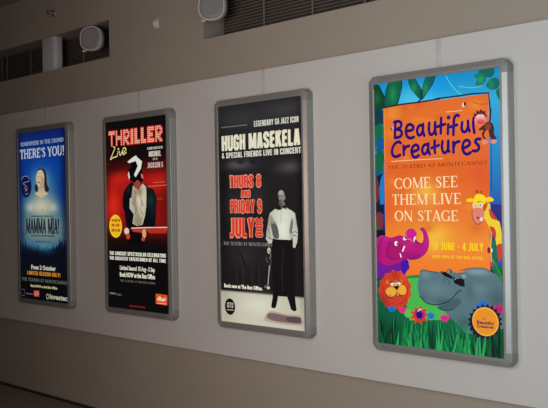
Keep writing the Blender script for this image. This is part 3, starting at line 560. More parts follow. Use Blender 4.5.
  ('ell',(150,60,50),121.1,270.6,6.5,7.4),
  ('stroke',(180,60,35),3.1,[(656.7,168.5),(702.3,182.9),(747.3,183.9)],1),
  ('stroke',(46,20,116),18.2,[(150.6,232.8),(146.4,272.5),(145.8,317.5)],1),
  ('stroke',(46,20,116),18.2,[(141.6,232.1),(173.1,229.6),(190.9,243.3),(184.3,264.4),(154.6,273.1)],1),
  ('stroke',(46,20,116),18.2,[(154.6,273.1),(185.9,282.6),(193.6,303.4),(176.4,318.1),(144.9,321.8)],1),
  ('stroke',(46,20,116),18,[(225.7,289.1),(265.3,284.8),(272.4,267.5),(252.6,253.1),(230.5,260.7),(222.2,288.8),(229.8,318.1),(251.5,330.3),(276,324.8)],1),
  ('stroke',(46,20,116),17.7,[(336.2,263.9),(310.5,266.9),(298.1,290.8),(306.4,316.2),(325.3,313.9),(335.8,293.5)],1),
  ('stroke',(46,20,116),17.7,[(338.8,258.4),(337.5,297.1),(345.6,322.4)],1),
  ('stroke',(46,20,116),17.5,[(380.3,254.7),(376.5,289.4),(384.5,318),(403.8,315.9),(416.6,292.4),(418.7,254.3)],1),
  ('stroke',(46,20,116),17.4,[(418.7,254.3),(416.6,292.4),(422.8,322.1)],1),
  ('stroke',(46,20,116),17.3,[(457.6,234.5),(455.4,274.5),(453.2,317.3)],1),
  ('stroke',(46,20,116),17.4,[(432.3,279.7),(457.1,274.6),(481.6,269.6)],1),
  ('stroke',(46,20,116),17.2,[(501.9,272.6),(498.8,323.2)],1),
  ('stroke',(46,20,116),17.1,[(568.7,232.2),(554.5,227.6),(540,243.4),(536.3,280.7),(533.2,331.8)],1),
  ('stroke',(46,20,116),17.2,[(515.4,287.3),(557.8,279)],1),
  ('stroke',(46,20,116),16.9,[(589.5,267.9),(585.2,298),(594.4,319),(612.4,316.9),(624.3,294.2),(624.7,264)],1),
  ('stroke',(46,20,116),16.8,[(624.7,264),(625.8,294.4),(633.3,318.5)],1),
  ('stroke',(46,20,116),16.8,[(660.3,250.1),(656.1,283.3),(662.4,329.2)],1),
  ('stroke',(46,20,116),18.1,[(184.9,353.4),(167.1,345),(139.8,359.3),(124,387.5),(126.4,416.8),(148,428.9),(179.5,421)],1),
  ('stroke',(46,20,116),18,[(204.3,370.4),(205.4,420.9)],1),
  ('stroke',(46,20,116),18,[(206.6,395.8),(220.1,378.5),(242.2,372.7)],1),
  ('stroke',(46,20,116),17.9,[(259.2,409.4),(300.1,398.8),(305.5,383.5),(290.2,369.8),(268.4,379.2),(259.3,405.8),(267.7,431.2),(284.9,439.2),(306.6,429.6)],1),
  ('stroke',(46,20,116),17.6,[(368.7,371.7),(343.2,375.1),(330.2,399),(338.4,422.8),(357.9,418.2),(369.2,394.2)],1),
  ('stroke',(46,20,116),17.6,[(372.1,367.7),(370.8,401.3),(379.8,426.3)],1),
  ('stroke',(46,20,116),17.4,[(413.3,354.9),(412,389.7),(414.9,421.2)],1),
  ('stroke',(46,20,116),17.5,[(391.9,393.4),(439.4,380.8)],1),
  ('stroke',(46,20,116),17.3,[(464.1,361.6),(459.6,392.4),(467.5,420.5),(486.2,421.5),(500.3,394.8),(500.7,360.4)],1),
  ('stroke',(46,20,116),17.3,[(500.7,360.4),(498.6,401.6),(505.6,419.1)],1),
  ('stroke',(46,20,116),17.1,[(532,369.3),(532.1,425.3)],1),
  ('stroke',(46,20,116),17.2,[(534,396.7),(544.7,375.5),(570.1,368.3)],1),
  ('stroke',(46,20,116),17,[(591.7,408.2),(629.3,392.2),(632.6,375.6),(615.6,364.4),(596.8,374.7),(588.6,403.3),(599.2,430.9),(618.6,438.7),(638.1,431)],1),
  ('stroke',(46,20,116),16.6,[(696.3,363.6),(677.3,363.7),(666.4,376.3),(677,388.3),(688.2,402.3),(684.2,418.8),(667.3,425.9),(652,422.3)],1),
  ('ell',(46,20,116),504.7,235.7,12.6,11.3),
  ('stroke',(245,205,160),3.8,[(490.6,204.9),(590.3,205.7)],0),
  ('stroke',(245,205,160),4,[(118.6,454.4),(280.4,453.2),(462.9,454.8)],0),
  ('text','serif',(120,50,22),'THE TEATRO AT MONTECASINO',92.3,732.3,497.5,20,0,0),
  ('text','serif',(252,226,184),'COME SEE',136.4,553.6,611.5,60.6,0,0),
  ('text','serif',(252,226,184),'THEM LIVE',118.8,572.3,701.2,58.5,0,0),
  ('text','serif',(252,226,184),'ON STAGE',133.9,552.9,793.1,57.8,0,0),
  ('text','block',(250,208,32),'18 JUNE - 4 JULY',384.6,705.3,950.1,41.7,0,0),
  ('text','block',(246,190,45),'BOOK NOW AT THE BOX OFFICE',385.3,703.5,995,16.4,0,0),
  ('shaded',(182,24,122),[(-0.8,903.3),(22.1,882.7),(54.8,876.2),(105.4,887.6),(164.5,874.1),(197.4,880.6),(231,885),(274.6,894),(307.1,916),(326.1,902.8),(328.2,874.5),(320,849.9),(305.5,840.9),(321.1,827.9),(339.7,839),(357.2,866.8),(366.7,908.8),(357.7,951.2),(333.6,980.2),(290.4,1004.6),(238.1,1012.4),(216.1,1009.7),(219.7,1070.7),(9.9,1081.2),(-1.5,955.3)],1,[((206,44,150),59.3,890.8,36,17,0.6),((212,40,150),347.3,909.3,13,44,0.6),((130,14,110),255.8,997.4,62,22,0.7),((140,16,100),11.2,992,22,70,0.6),((206,40,140),230.4,926.6,41,22,0.5),((96,20,130),202.3,1049.9,42,28,0.8)]),
  ('poly',(112,26,150),[(-0.7,1030.8),(75.6,1049.6),(157.9,1031.3),(222.2,1014.1),(219.9,1057.3),(194.5,1098.2),(138.7,1112.2),(9.4,1119.4),(-1.8,1112.6)],1),
  ('poly',(62,22,165),[(175.9,1023.3),(222.2,1014.1),(219.9,1057.3),(194.5,1098.2),(179.7,1073.7)],1),
  ('stroke',(90,10,80),4.1,[(13.2,977.1),(31.1,909.9),(59.4,879.8)],1),
  ('ell',(208,28,158),247,866.8,34.3,29.1),
  ('stroke',(160,16,120),3.4,[(213.4,880.3),(209.2,862.4),(231.6,840.5),(262.2,840.1),(281.1,861.1),(279.2,875.4)],1),
  ('poly',(172,20,108),[(76.9,952.9),(103.2,915.5),(137.1,898.6),(175.4,926.7),(182,971.3),(144.7,1003.1),(90.1,1000.1)],1),
  ('stroke',(100,8,78),4.6,[(105,911.8),(76.9,952.9),(85.5,1000.3),(144.6,1009),(181,975),(178.8,942.5)],1),
  ('ell',(120,20,90),139.5,920.4,18.5,18.8),
  ('ell',(245,235,235),141.3,921.1,12.8,14.2),
  ('ell',(30,20,40),148.5,923.1,5,5.7),
  ('ell',(245,230,235),201.7,892.8,11.8,10.2),
  ('ell',(40,20,40),207.1,888.4,5.6,5.1),
  ('stroke',(245,238,235),10.2,[(198.5,938.3),(185.7,962.5)],0),
  ('stroke',(245,238,235),10.1,[(272.1,884.1),(264,907.8)],0),
  ('stroke',(245,238,235),8.5,[(169.3,980.5),(174.5,996.2)],0),
  ('stroke',(235,150,40),4,[(217.6,894.6),(239.6,896.3),(252.6,908.1)],1),
  ('stroke',(90,10,70),4.5,[(257,904.4),(287.3,914.4),(310.5,920.1)],1),
  ('shaded',(206,64,40),[(234.8,1180),(242.7,1207.2),(222.2,1229.5),(216.1,1258.5),(188.2,1269.8),(169.4,1294.1),(140.2,1291.6),(112.6,1305.7),(88.8,1289.8),(58.5,1290.1),(45.9,1264),(19.9,1250.2),(21.8,1220.1),(6.5,1195.3),(22.5,1168.4),(21.5,1138.5),(47.8,1121.2),(61.1,1093.4),(91.5,1089.7),(115.7,1070.5),(143,1080.9),(172.4,1074.5),(190.5,1096.3),(218.2,1103.8),(223.5,1132.1),(243.4,1151.6)],0,[((150,34,40),35.5,1265.8,44,46,0.7),((226,92,48),183.8,1102.4,42,34,0.6),((170,40,40),129.8,1098.1,21,23,0.5),((226,84,46),217.8,1215.6,21,45,0.5)]),
  ('stroke',(165,40,36),4,[(130.1,1076.2),(143.4,1097.4),(138.5,1126.8)],1),
  ('stroke',(165,40,36),4,[(166.1,1085.3),(161.4,1103.7),(152.1,1126)],1),
  ('stroke',(165,40,36),4,[(102.7,1084.9),(116.1,1102.5),(124.9,1127.5)],1),
  ('stroke',(165,40,36),4.1,[(37,1154.8),(45.8,1198.6),(35.8,1243.6)],1),
  ('stroke',(165,40,36),3.9,[(218.5,1158.1),(213.5,1201.5),(199.7,1245.8)],1),
  ('stroke',(165,40,36),4,[(72.8,1255.6),(90.9,1276.2),(127.4,1280.5)],1),
  ('stroke',(165,40,36),3.9,[(154.7,1263.8),(181.7,1254.4),(204.3,1231)],1),
  ('ell',(220,110,60),74.3,1143.7,12.3,12.7),
  ('ell',(222,120,60),172.6,1135.6,11.2,11.4),
  ('ell',(226,130,50),137.9,1170.5,46.1,37),
  ('ell',(176,84,36),98.4,1200.1,38.8,30.4),
  ('ell',(176,84,36),177.3,1183.8,32.2,31.8),
  ('stroke',(70,28,20),4.1,[(64.1,1213.5),(91.5,1232.1),(128.2,1218.5),(144.7,1204.9),(162.6,1216),(186.8,1212.1),(204,1187.8)],1),
  ('ell',(238,172,62),98.4,1199.4,35.9,27.6),
  ('ell',(240,175,55),178.2,1183,29.4,29),
  ('ell',(236,160,60),139.7,1174,24.1,22.8),
  ('poly',(22,16,18),[(114.4,1166.1),(161.5,1158.8),(143.1,1187.6)],0),
  ('ell',(246,226,190),114.5,1154.4,18.6,8.5),
  ('ell',(246,226,190),152.7,1149.2,17,8.6),
  ('ell',(40,20,20),121.8,1156.9,5,4.6),
  ('ell',(40,20,20),147.2,1153.1,5,4.6),
  ('stroke',(90,30,24),4.6,[(92.7,1145.5),(112.9,1138.5),(131,1143.2)],1),
  ('stroke',(90,30,24),4.6,[(140.1,1141.2),(156.5,1133),(174.4,1136.3)],1),
  ('ell',(200,140,70),91.7,1218.9,10.1,6.9),
  ('ell',(235,170,110),146.4,1210.6,7.1,5.7),
  ('shaded',(86,116,126),[(296,1103.4),(302.4,1076.1),(324,1063.7),(366.3,1070),(424.7,1073.3),(446.9,1065.9),(475.4,1072.7),(519.9,1066.9),(559.7,1071.7),(599.2,1050),(653.6,1039.9),(714.3,1042.9),(766.2,1062.7),(811.1,1100.7),(820.6,1158.8),(819.3,1263.1),(817.7,1342.4),(610.6,1390.5),(540.3,1343.4),(492.6,1313.7),(444.2,1272),(411.5,1251.7),(397.5,1252.9),(338.7,1243.5),(300.6,1213.1),(284.9,1157.4)],1,[((132,160,164),668.6,1059.2,78,18,0.9),((122,150,156),340.7,1086.8,33,22,0.7),((106,138,146),398.7,1160.6,78,44,0.7),((58,86,98),786.6,1200.5,52,51,0.7),((56,84,92),461.1,1232.5,58,22,0.6),((62,92,100),313.3,1222.8,34,28,0.5),((60,84,92),621.2,1159.4,24,42,0.5),((112,140,146),675.1,1149,54,31,0.5),((40,80,70),611.2,1336.5,85,32,0.5)]),
  ('poly',(66,96,104),[(411.3,1260.8),(460.9,1246.4),(534.1,1206.3),(565.6,1224.3),(517.4,1265.8),(444.1,1278.9)],1),
  ('ell',(118,148,150),502.2,1065.8,14.6,12.4),
  ('ell',(60,80,90),502.2,1067.8,7.6,7.6),
  ('ell',(125,152,152),586.3,1083.8,17.2,12.8),
  ('stroke',(45,60,70),3.1,[(567.6,1071.3),(595.1,1071.8),(605,1086.2)],1),
  ('stroke',(45,60,70),3.8,[(438.7,1066.3),(471.4,1069.4),(491.9,1052.6),(515.9,1063.7)],1),
  ('stroke',(45,60,70),3.7,[(559.8,1058.1),(599.3,1047.9),(653.6,1039.2),(714.3,1041.6),(766.2,1062.7)],1),
  ('stroke',(40,55,60),3.9,[(302.4,1076.1),(324,1063),(366.3,1069.3),(424.7,1072.6)],1),
  ('poly',(14,14,18),[(517.8,1106.1),(541.9,1092.4),(587.6,1104.7),(588.7,1142.6),(562.7,1140.2),(523.9,1126.3)],0),
  ('poly',(14,14,18),[(436.9,1071.9),(473,1068.7),(505.2,1086.2),(513,1106.4),(464.5,1092.6)],0),
  ('stroke',(14,14,18),7,[(471.3,1072.9),(503.5,1090.4),(531.4,1102.6)],0),
  ('stroke',(170,190,195),3.2,[(527.4,1107.6),(539.5,1096.6),(551.4,1099.4)],0),
  ('stroke',(55,78,88),3.8,[(446.2,1115.8),(466.8,1104.2),(491.1,1116.6),(490.8,1137.3)],1),
  ('stroke',(55,78,88),3.8,[(450.2,1126),(470.7,1121.3)],1),
  ('stroke',(30,42,50),5,[(299.8,1211.1),(338.7,1243.5),(397.5,1252.9),(411.5,1250.3),(469.3,1233.9),(510.1,1208.1),(540.9,1175.8),(564.8,1161.8)],1),
  ('stroke',(30,42,50),3.8,[(436,1272.7),(476.9,1276.1),(521.3,1267.5)],1),
  ('poly',(242,206,48),[(644,696.1),(724.6,693.5),(748.3,703.6),(753.7,753.1),(762.4,770.5),(802.5,796.5),(814.2,851.8),(813.4,917),(782.7,917.9),(772.3,865.7),(758.6,833),(732.1,808.3),(716,780.6),(691.2,774.1),(649.2,774.2)],0),
  ('poly',(204,62,42),[(742.1,727.6),(756.8,740.9),(788,783.5),(762.2,781.7),(746.1,762)],1),
  ('poly',(204,62,42),[(745.4,820),(772.7,829.5),(781.9,858.9),(775.7,885.3),(758.3,856.1)],1),
  ('poly',(204,62,42),[(786.3,917.8),(819.2,913.6),(818.7,956),(796.3,1002.5)],1),
  ('poly',(196,80,50),[(707,713.2),(726,696.8),(734.9,706.8),(721.8,736.5),(709,739.8)],1),
  ('poly',(224,130,112),[(642,734),(657.5,724.6),(697.1,724.8),(712,740.8),(714.7,760.7),(698.5,795.3),(675.5,808.8),(655,797.7),(643.1,767.5)],1),
  ('stroke',(110,50,50),3.7,[(642,734),(641.6,767.5),(655,799),(676.3,809.5),(700,795.3)],1),
  ('ell',(150,70,70),676,775.5,9.6,7.3),
  ('ell',(240,235,235),696.4,783.4,7.1,10.4),
  ('poly',(248,220,24),[(650.2,689.4),(656.7,666),(673.7,651.6),(705.5,655.4),(724.8,673.6),(720.1,694.8),(684.7,687.8),(657.8,698.2)],1),
  ('poly',(246,214,22),[(605.5,680.2),(631.2,672.4),(655.7,680.8),(638.7,692.7),(611.6,689.7)],1),
  ('poly',(246,214,22),[(721.1,674.9),(748.8,667.3),(770.8,680.8),(761.8,691.2),(726.1,690.9)],1),
  ('ell',(165,72,36),672.3,638.2,9.6,9.9),
  ('ell',(175,80,40),696.6,640,8.3,8.9),
  ('ell',(225,220,225),659.2,709.6,12,10),
  ('ell',(225,220,225),694.3,707.2,13,9.9),
  ('ell',(50,40,50),662.2,711.6,4.2,4.2),
  ('ell',(50,40,50),691.2,709.1,4.1,4.1),
  ('ell',(130,25,40),737.9,944.3,9.9,16.6),
  ('ell',(235,220,225),754.3,943.8,5.2,10.4),
  ('stroke',(62,34,32),9.8,[(742.1,299.9),(756.7,268.1),(761.7,215.9)],1),
  ('poly',(66,30,34),[(689.3,312.5),(723.6,289.9),(738.6,279.8),(768.3,285.5),(779.8,312.6),(779.4,345.4),(792.3,364.6),(778.2,376.8),(752.6,353.4),(745.6,316.6),(729.1,325.4),(719.8,347.9),(731.6,365.2),(715.1,362.1),(707.9,337.1),(717.2,317.9),(696.8,319.7)],1),
  ('ell',(135,60,50),744.3,303.4,17.5,18),
  ('poly',(92,30,44),[(661.9,250.3),(659.9,226.7),(675.1,231.3),(677.6,211.5),(692.7,220.9),(703.5,208.6),(715.4,220.3),(730.4,219.6),(730.2,234.8),(740.6,243.6),(732.9,262.8)],0),
  ('ell',(240,140,130),699,261.3,34.4,28.7),
  ('ell',(226,90,100),701.1,274.8,23.7,12.5),
  ('ell',(245,240,235),689.4,245.9,9.5,7.3),
  ('ell',(245,240,235),709,247.6,9.4,7.2),
  ('ell',(40,20,30),691.6,247.4,3.6,3.6),
  ('ell',(40,20,30),706.7,248.7,3.5,3.6),
  ('stroke',(150,30,50),3.6,[(682.2,273.3),(701,283.4),(722.2,275.2)],1),
  ('ell',(222,140,120),723.9,381.3,17.6,11.9),
  ('ell',(222,140,120),776,381.9,18.4,11.3),
  ('poly',(24,130,70),[(526.9,1499.7),(544.7,1404.1),(562.3,1326),(552.7,1411.7),(543.1,1497.7)],0),
  ('poly',(30,146,76),[(549.5,1499.8),(569,1419.2),(588.2,1353.3),(576.9,1425.4),(565.6,1497.8)],0),
  ('poly',(44,166,92),[(547.1,1499.7),(535.3,1396.4),(523.2,1311.7),(543.3,1405.1),(563.3,1497.8)],0),
  ('poly',(16,80,41),[(712.3,1500),(700.2,1435.3),(687.9,1382.4),(707.8,1440.5),(727.6,1498.1)],0),
  ('poly',(24,91,50),[(11.8,1498.8),(11.9,1437.4),(11.9,1387.2),(21.4,1442),(30.9,1496.6)],0),
  ('poly',(10,80,56),[(143.3,1499),(130.9,1406.3),(118.2,1330.4),(140,1413.9),(161.7,1496.9)],0),
  ('poly',(16,108,58),[(385,1499.5),(411.2,1444.7),(437,1399.8),(419.6,1448.5),(402,1497.4)],0),
  ('poly',(30,146,76),[(186.9,1499.1),(215.4,1436.4),(243.4,1385),(224.3,1440.9),(205,1497)],0),
  ('poly',(24,130,70),[(255.5,1499.2),(262.7,1406.1),(269.7,1330.1),(271.4,1413.6),(273.2,1497.1)],0),
  ('poly',(30,146,76),[(529.1,1499.7),(554,1442.8),(578.5,1396.1),(562,1446.8),(545.3,1497.7)],0),
  ('poly',(4,34,24),[(783.3,1500.2),(779.9,1400.5),(776.2,1318.9),(787.2,1408.8),(798.2,1498.3)],0),
  ('poly',(8,62,44),[(360.5,1499.4),(354.9,1389.6),(349.1,1299.7),(363.4,1398.8),(377.6,1497.4)],0),
  ('poly',(24,130,70),[(265.7,1499.2),(247.2,1413.7),(228.4,1343.6),(256,1420.7),(283.4,1497.2)],0),
  ('poly',(8,62,44),[(592.2,1499.8),(590.2,1454.6),(588.2,1417.7),(598.2,1457.8),(608.1,1497.9)],0),
  ('poly',(24,130,70),[(414.1,1499.5),(418,1434.3),(421.7,1381),(426.4,1439.3),(431,1497.5)],0),
  ('poly',(24,130,70),[(157.8,1499.1),(184.5,1433.3),(210.7,1379.4),(193.5,1438),(176.1,1496.9)],0),
  ('poly',(44,166,92),[(313,1499.3),(320.3,1426.3),(327.4,1366.5),(328.9,1431.9),(330.5,1497.3)],0),
  ('poly',(16,108,58),[(320.2,1499.3),(302.2,1416.3),(284,1348.3),(310.9,1423.1),(337.5,1497.3)],0),
  ('poly',(16,108,58),[(592.3,1499.8),(616.4,1412.7),(640.2,1341.5),(624.2,1419.5),(608.2,1497.9)],0),
  ('poly',(8,62,44),[(628.6,1499.9),(652.2,1392.1),(675.4,1304.2),(659.9,1400.8),(644.3,1497.9)],0),
  ('poly',(44,166,92),[(439.7,1499.6),(433.6,1394.3),(427.4,1308.2),(441.9,1403.1),(456.4,1497.5)],0),
  ('poly',(4,34,24),[(97.7,1498.9),(118.1,1402.3),(138.3,1323.3),(127.3,1409.9),(116.3,1496.8)],0),
  ('poly',(4,34,24),[(33.3,1498.8),(23.1,1404.3),(12.7,1326.9),(32.6,1412),(52.3,1496.7)],0),
  ('poly',(8,62,44),[(440,1499.6),(428.8,1432.9),(417.5,1378.5),(437.1,1438.2),(456.7,1497.5)],0),
  ('poly',(4,34,24),[(752.9,1500.1),(749.7,1423.6),(746.3,1361.1),(757.1,1429.8),(767.9,1498.2)],0),
  ('poly',(24,130,70),[(269.8,1499.3),(281.1,1406),(292.2,1329.7),(289.8,1413.4),(287.4,1497.2)],0),
  ('poly',(16,108,58),[(578.1,1499.8),(568.5,1390),(558.7,1300.1),(576.4,1399.2),(594,1497.8)],0),
  ('poly',(8,59,31),[(73.4,1498.9),(100.3,1406.2),(126.8,1330.6),(109.5,1413.4),(92.2,1496.8)],0),
  ('poly',(44,166,92),[(211,1499.1),(232.1,1409.4),(252.9,1336.1),(241,1416.4),(229,1497)],0),
  ('poly',(24,130,70),[(548.7,1499.7),(573.8,1445.5),(598.6,1401),(581.8,1449.2),(564.8,1497.8)],0),
  ('poly',(16,80,41),[(29.7,1498.8),(52.6,1414.2),(75,1345),(61.9,1420.7),(48.7,1496.7)],0),
  ('poly',(24,91,50),[(793.8,1500.2),(783.4,1423.8),(772.9,1361.3),(790.8,1430),(808.7,1498.3)],0),
  ('poly',(24,91,50),[(96.4,1498.9),(84.1,1423.1),(71.5,1361.1),(93.4,1429.2),(115,1496.8)],0),
  ('poly',(30,146,76),[(260.2,1499.2),(289,1419.7),(317.4,1354.6),(297.7,1425.7),(277.9,1497.2)],0),
  ('poly',(13,71,38),[(790,1500.2),(793.9,1429.6),(797.5,1371.8),(801.2,1435.1),(804.9,1498.3)],0),
  ('poly',(30,146,76),[(279.5,1499.3),(283,1435.8),(286.3,1383.9),(291.7,1440.6),(297.1,1497.2)],0),
  ('poly',(30,146,76),[(101.7,1499),(108.9,1403.7),(115.8,1325.8),(118,1411.3),(120.3,1496.8)],0),
  ('poly',(16,108,58),[(530,1499.7),(527.7,1423.4),(525.2,1361.1),(535.7,1429.5),(546.3,1497.7)],0),
  ('poly',(10,80,56),[(423.1,1499.5),(430.2,1419.7),(437.1,1354.5),(438.5,1426),(439.9,1497.5)],0),
  ('poly',(24,130,70),[(316.1,1499.3),(334.3,1397.3),(352.2,1313.9),(342.9,1405.5),(333.5,1497.3)],0),
  ('poly',(10,80,56),[(499.2,1499.7),(494.9,1456.3),(490.6,1420.8),(503.1,1459.3),(515.6,1497.7)],0),
  ('poly',(24,130,70),[(589.8,1499.8),(593.6,1438.9),(597.3,1389.1),(601.5,1443.5),(605.7,1497.8)],0),
  ('poly',(30,146,76),[(598.5,1499.8),(596.7,1392.4),(594.6,1304.5),(604.5,1401.3),(614.4,1497.9)],0),
  ('poly',(8,62,44),[(493.8,1499.7),(500.2,1456.6),(506.5,1421.3),(508.4,1459.5),(510.2,1497.6)],0),
  ('poly',(10,80,56),[(286.4,1499.3),(281.3,1436.8),(276,1385.8),(290.1,1441.6),(304,1497.2)],0),
  ('poly',(24,130,70),[(545.9,1499.7),(544.3,1402.6),(542.4,1323.1),(552.3,1410.6),(562.1,1497.8)],0),
  ('poly',(30,146,76),[(303,1499.3),(303.9,1407.6),(304.6,1332.5),(312.5,1415),(320.4,1497.2)],0),
  ('poly',(4,34,24),[(713.4,1500),(737.5,1410.2),(761.3,1336.7),(745,1417.2),(728.7,1498.1)],0),
  ('poly',(8,62,44),[(444.2,1499.6),(434,1420.9),(423.6,1356.6),(442.3,1427.3),(460.9,1497.5)],0),
  ('poly',(13,71,38),[(762.4,1500.1),(774.5,1426.6),(786.3,1366.5),(781.9,1432.3),(777.4,1498.2)],0),
  ('poly',(10,80,56),[(564,1499.8),(573.7,1428.4),(583.1,1370),(581.6,1433.9),(580.1,1497.8)],0),
  ('poly',(10,80,56),[(442.8,1499.6),(439.2,1391),(435.3,1302.1),(447.4,1400),(459.5,1497.5)],0),
  ('poly',(16,108,58),[(642.9,1499.9),(656.8,1413.7),(670.5,1343.2),(664.5,1420.5),(658.5,1498)],0),
  ('poly',(30,146,76),[(174.9,1499.1),(186.3,1410.4),(197.5,1337.9),(195.3,1417.4),(193,1497)],0),
  ('poly',(16,108,58),[(195.2,1499.1),(207,1404.7),(218.5,1327.5),(215.9,1412.2),(213.3,1497)],0),
  ('poly',(16,80,41),[(797.5,1500.2),(788.8,1395.5),(779.9,1309.8),(796.1,1404.3),(812.3,1498.3)],0),
  ('poly',(5,44,30),[(100.1,1499),(104.9,1403.9),(109.3,1326.2),(114,1411.5),(118.7,1496.8)],0),
  ('poly',(5,44,30),[(32.4,1498.8),(31.8,1418.7),(30.9,1353.2),(41.2,1425),(51.4,1496.7)],0),
  ('poly',(4,34,24),[(65.3,1498.9),(81.5,1437.3),(97.5,1386.8),(90.8,1441.7),(84.1,1496.7)],0),
  ('poly',(24,91,50),[(0.4,1498.8),(6.4,1422.2),(12.3,1359.6),(15.9,1428.1),(19.6,1496.6)],0),
  ('poly',(8,59,31),[(710.8,1500),(717.4,1412),(723.7,1340.1),(724.9,1419.1),(726.1,1498.1)],0),
  ('poly',(10,80,56),[(469.5,1499.6),(465,1437),(460.3,1385.7),(473.2,1441.8),(486.1,1497.6)],0),
  ('poly',(30,146,76),[(297.8,1499.3),(324.5,1411.1),(350.8,1339),(333.1,1417.9),(315.3,1497.2)],0),
  ('poly',(8,62,44),[(363.9,1499.4),(375.8,1396.8),(387.3,1313),(384.2,1405.1),(381,1497.4)],0),
  ('poly',(44,166,92),[(403.4,1499.5),(402.6,1446.2),(401.8,1402.6),(411,1450.1),(420.3,1497.5)],0),
  ('poly',(4,34,24),[(776.6,1500.2),(785.7,1393.9),(794.6,1307.1),(793.1,1402.7),(791.6,1498.2)],0),
  ('poly',(8,62,44),[(677.5,1500),(677.3,1414.1),(676.8,1343.9),(684.9,1421.1),(693,1498)],0),
  ('poly',(24,130,70),[(482.1,1499.6),(471,1415.5),(459.6,1346.6),(479.2,1422.3),(498.6,1497.6)],0),
  ('poly',(16,80,41),[(718.2,1500.1),(719.8,1421.3),(721.2,1356.8),(727.3,1427.5),(733.5,1498.1)],0),
  ('poly',(44,166,92),[(424.3,1499.5),(438.6,1421.5),(452.7,1357.8),(446.9,1427.6),(441.1,1497.5)],0),
  ('poly',(4,34,24),[(779.4,1500.2),(788,1397.7),(796.3,1314),(795.3,1406.1),(794.4,1498.2)],0),
  ('poly',(16,108,58),[(617.5,1499.9),(611.3,1439),(605,1389.2),(619.2,1443.7),(633.3,1497.9)],0),
  ('poly',(8,62,44),[(280.8,1499.3),(285.6,1406.8),(290.3,1331.2),(294.3,1414.2),(298.3,1497.2)],0),
  ('poly',(44,166,92),[(129,1499),(141.8,1451.9),(154.5,1413.2),(150.9,1455),(147.4,1496.9)],0),
  ('poly',(44,166,92),[(218.1,1499.2),(205.2,1454.3),(192.2,1417.6),(214.2,1457.5),(236,1497.1)],0),
  ('poly',(24,91,50),[(11.9,1498.8),(12.3,1413.2),(12.5,1343.1),(21.8,1420),(31,1496.6)],0),
  ('poly',(30,146,76),[(648.3,1499.9),(642.8,1443.1),(637.2,1396.6),(650.6,1447.4),(663.9,1498)],0),
  ('poly',(44,166,92),[(602.7,1499.8),(606.8,1438.7),(610.7,1388.6),(614.6,1443.3),(618.5,1497.9)],0),
  ('poly',(16,108,58),[(444.2,1499.6),(466.5,1393.5),(488.4,1307),(474.7,1402.1),(460.9,1497.5)],0),
  ('poly',(13,71,38),[(14.6,1498.8),(13.2,1444.6),(11.7,1400.2),(22.7,1448.5),(33.7,1496.6)],0),
  ('poly',(44,166,92),[(295,1499.3),(301.3,1434),(307.5,1380.6),(310,1438.9),(312.5,1497.2)],0),
  ('poly',(30,146,76),[(306.5,1499.3),(326.4,1404.5),(346,1327.1),(335,1412),(323.9,1497.2)],0),
  ('poly',(8,59,31),[(33.1,1498.8),(36.1,1434.6),(38.9,1382.1),(45.5,1439.4),(52.1,1496.7)],0),
  ('poly',(24,91,50),[(726.6,1500.1),(711.1,1424.6),(695.3,1362.9),(718.6,1430.8),(741.8,1498.1)],0),
  ('poly',(24,130,70),[(505,1499.7),(529.9,1406.7),(554.3,1330.8),(537.9,1414),(521.4,1497.7)],0),
  ('poly',(44,166,92),[(415,1499.5),(415.1,1391.8),(414.9,1303.8),(423.4,1400.7),(431.9,1497.5)],0),
  ('poly',(44,166,92),[(572.8,1499.8),(594.8,1405.9),(616.5,1329.3),(602.7,1413.4),(588.8,1497.8)],0),
  ('poly',(24,130,70),[(684,1500),(702.1,1453.1),(720,1414.6),(709.7,1456.2),(699.5,1498)],0),
  ('poly',(44,166,92),[(646.1,1499.9),(656.9,1417.9),(667.6,1350.8),(664.6,1424.4),(661.7,1498)],0),
  ('poly',(5,44,30),[(743.1,1500.1),(746.3,1450.2),(749.4,1409.3),(753.8,1453.8),(758.2,1498.2)],0),
  ('poly',(24,91,50),[(727.1,1500.1),(733.5,1392.9),(739.6,1305.3),(741,1401.8),(742.3,1498.1)],0),
  ('poly',(30,146,76),[(497.9,1499.7),(483.8,1402),(469.4,1322.1),(491.9,1410.2),(514.3,1497.7)],0),
  ('poly',(16,108,58),[(236.7,1499.2),(220.4,1451.4),(203.9,1412.5),(229.3,1455),(254.5,1497.1)],0),
  ('poly',(44,166,92),[(292.5,1499.3),(277,1426.6),(261.4,1367.1),(285.8,1432.4),(310,1497.2)],0),
  ('poly',(30,146,76),[(587.3,1499.8),(606.2,1453.3),(624.9,1415.2),(614.1,1456.4),(603.2,1497.8)],0),
  ('poly',(30,146,76),[(520.4,1499.7),(508.3,1401.3),(495.9,1320.8),(516.4,1409.5),(536.7,1497.7)],0),
  ('poly',(16,80,41),[(802.9,1500.2),(804.9,1412.9),(806.7,1341.6),(812.2,1420),(817.7,1498.3)],0),
  ('poly',(10,80,56),[(517.3,1499.7),(507,1430.2),(496.6,1373.4),(515.1,1435.7),(533.6,1497.7)],0),
  ('poly',(24,130,70),[(190.1,1499.1),(203.2,1412.8),(216.1,1342.2),(212.2,1419.5),(208.2,1497)],0),
  ('poly',(13,71,38),[(65.3,1498.9),(74.2,1449.2),(82.8,1408.5),(83.5,1452.6),(84.1,1496.7)],0),
  ('poly',(16,108,58),[(347,1499.4),(329.3,1413.4),(311.3,1343),(337.8,1420.5),(364.2,1497.3)],0),
  ('poly',(24,130,70),[(276.9,1499.3),(281.6,1411.6),(286.1,1340),(290.3,1418.6),(294.5,1497.2)],0),
  ('poly',(30,146,76),[(326.8,1499.4),(340.7,1451.1),(354.3,1411.6),(349.2,1454.4),(344.2,1497.3)],0),
  ('poly',(10,80,56),[(484.3,1499.6),(480,1410.3),(475.4,1337.2),(488.1,1417.6),(500.8,1497.6)],0),
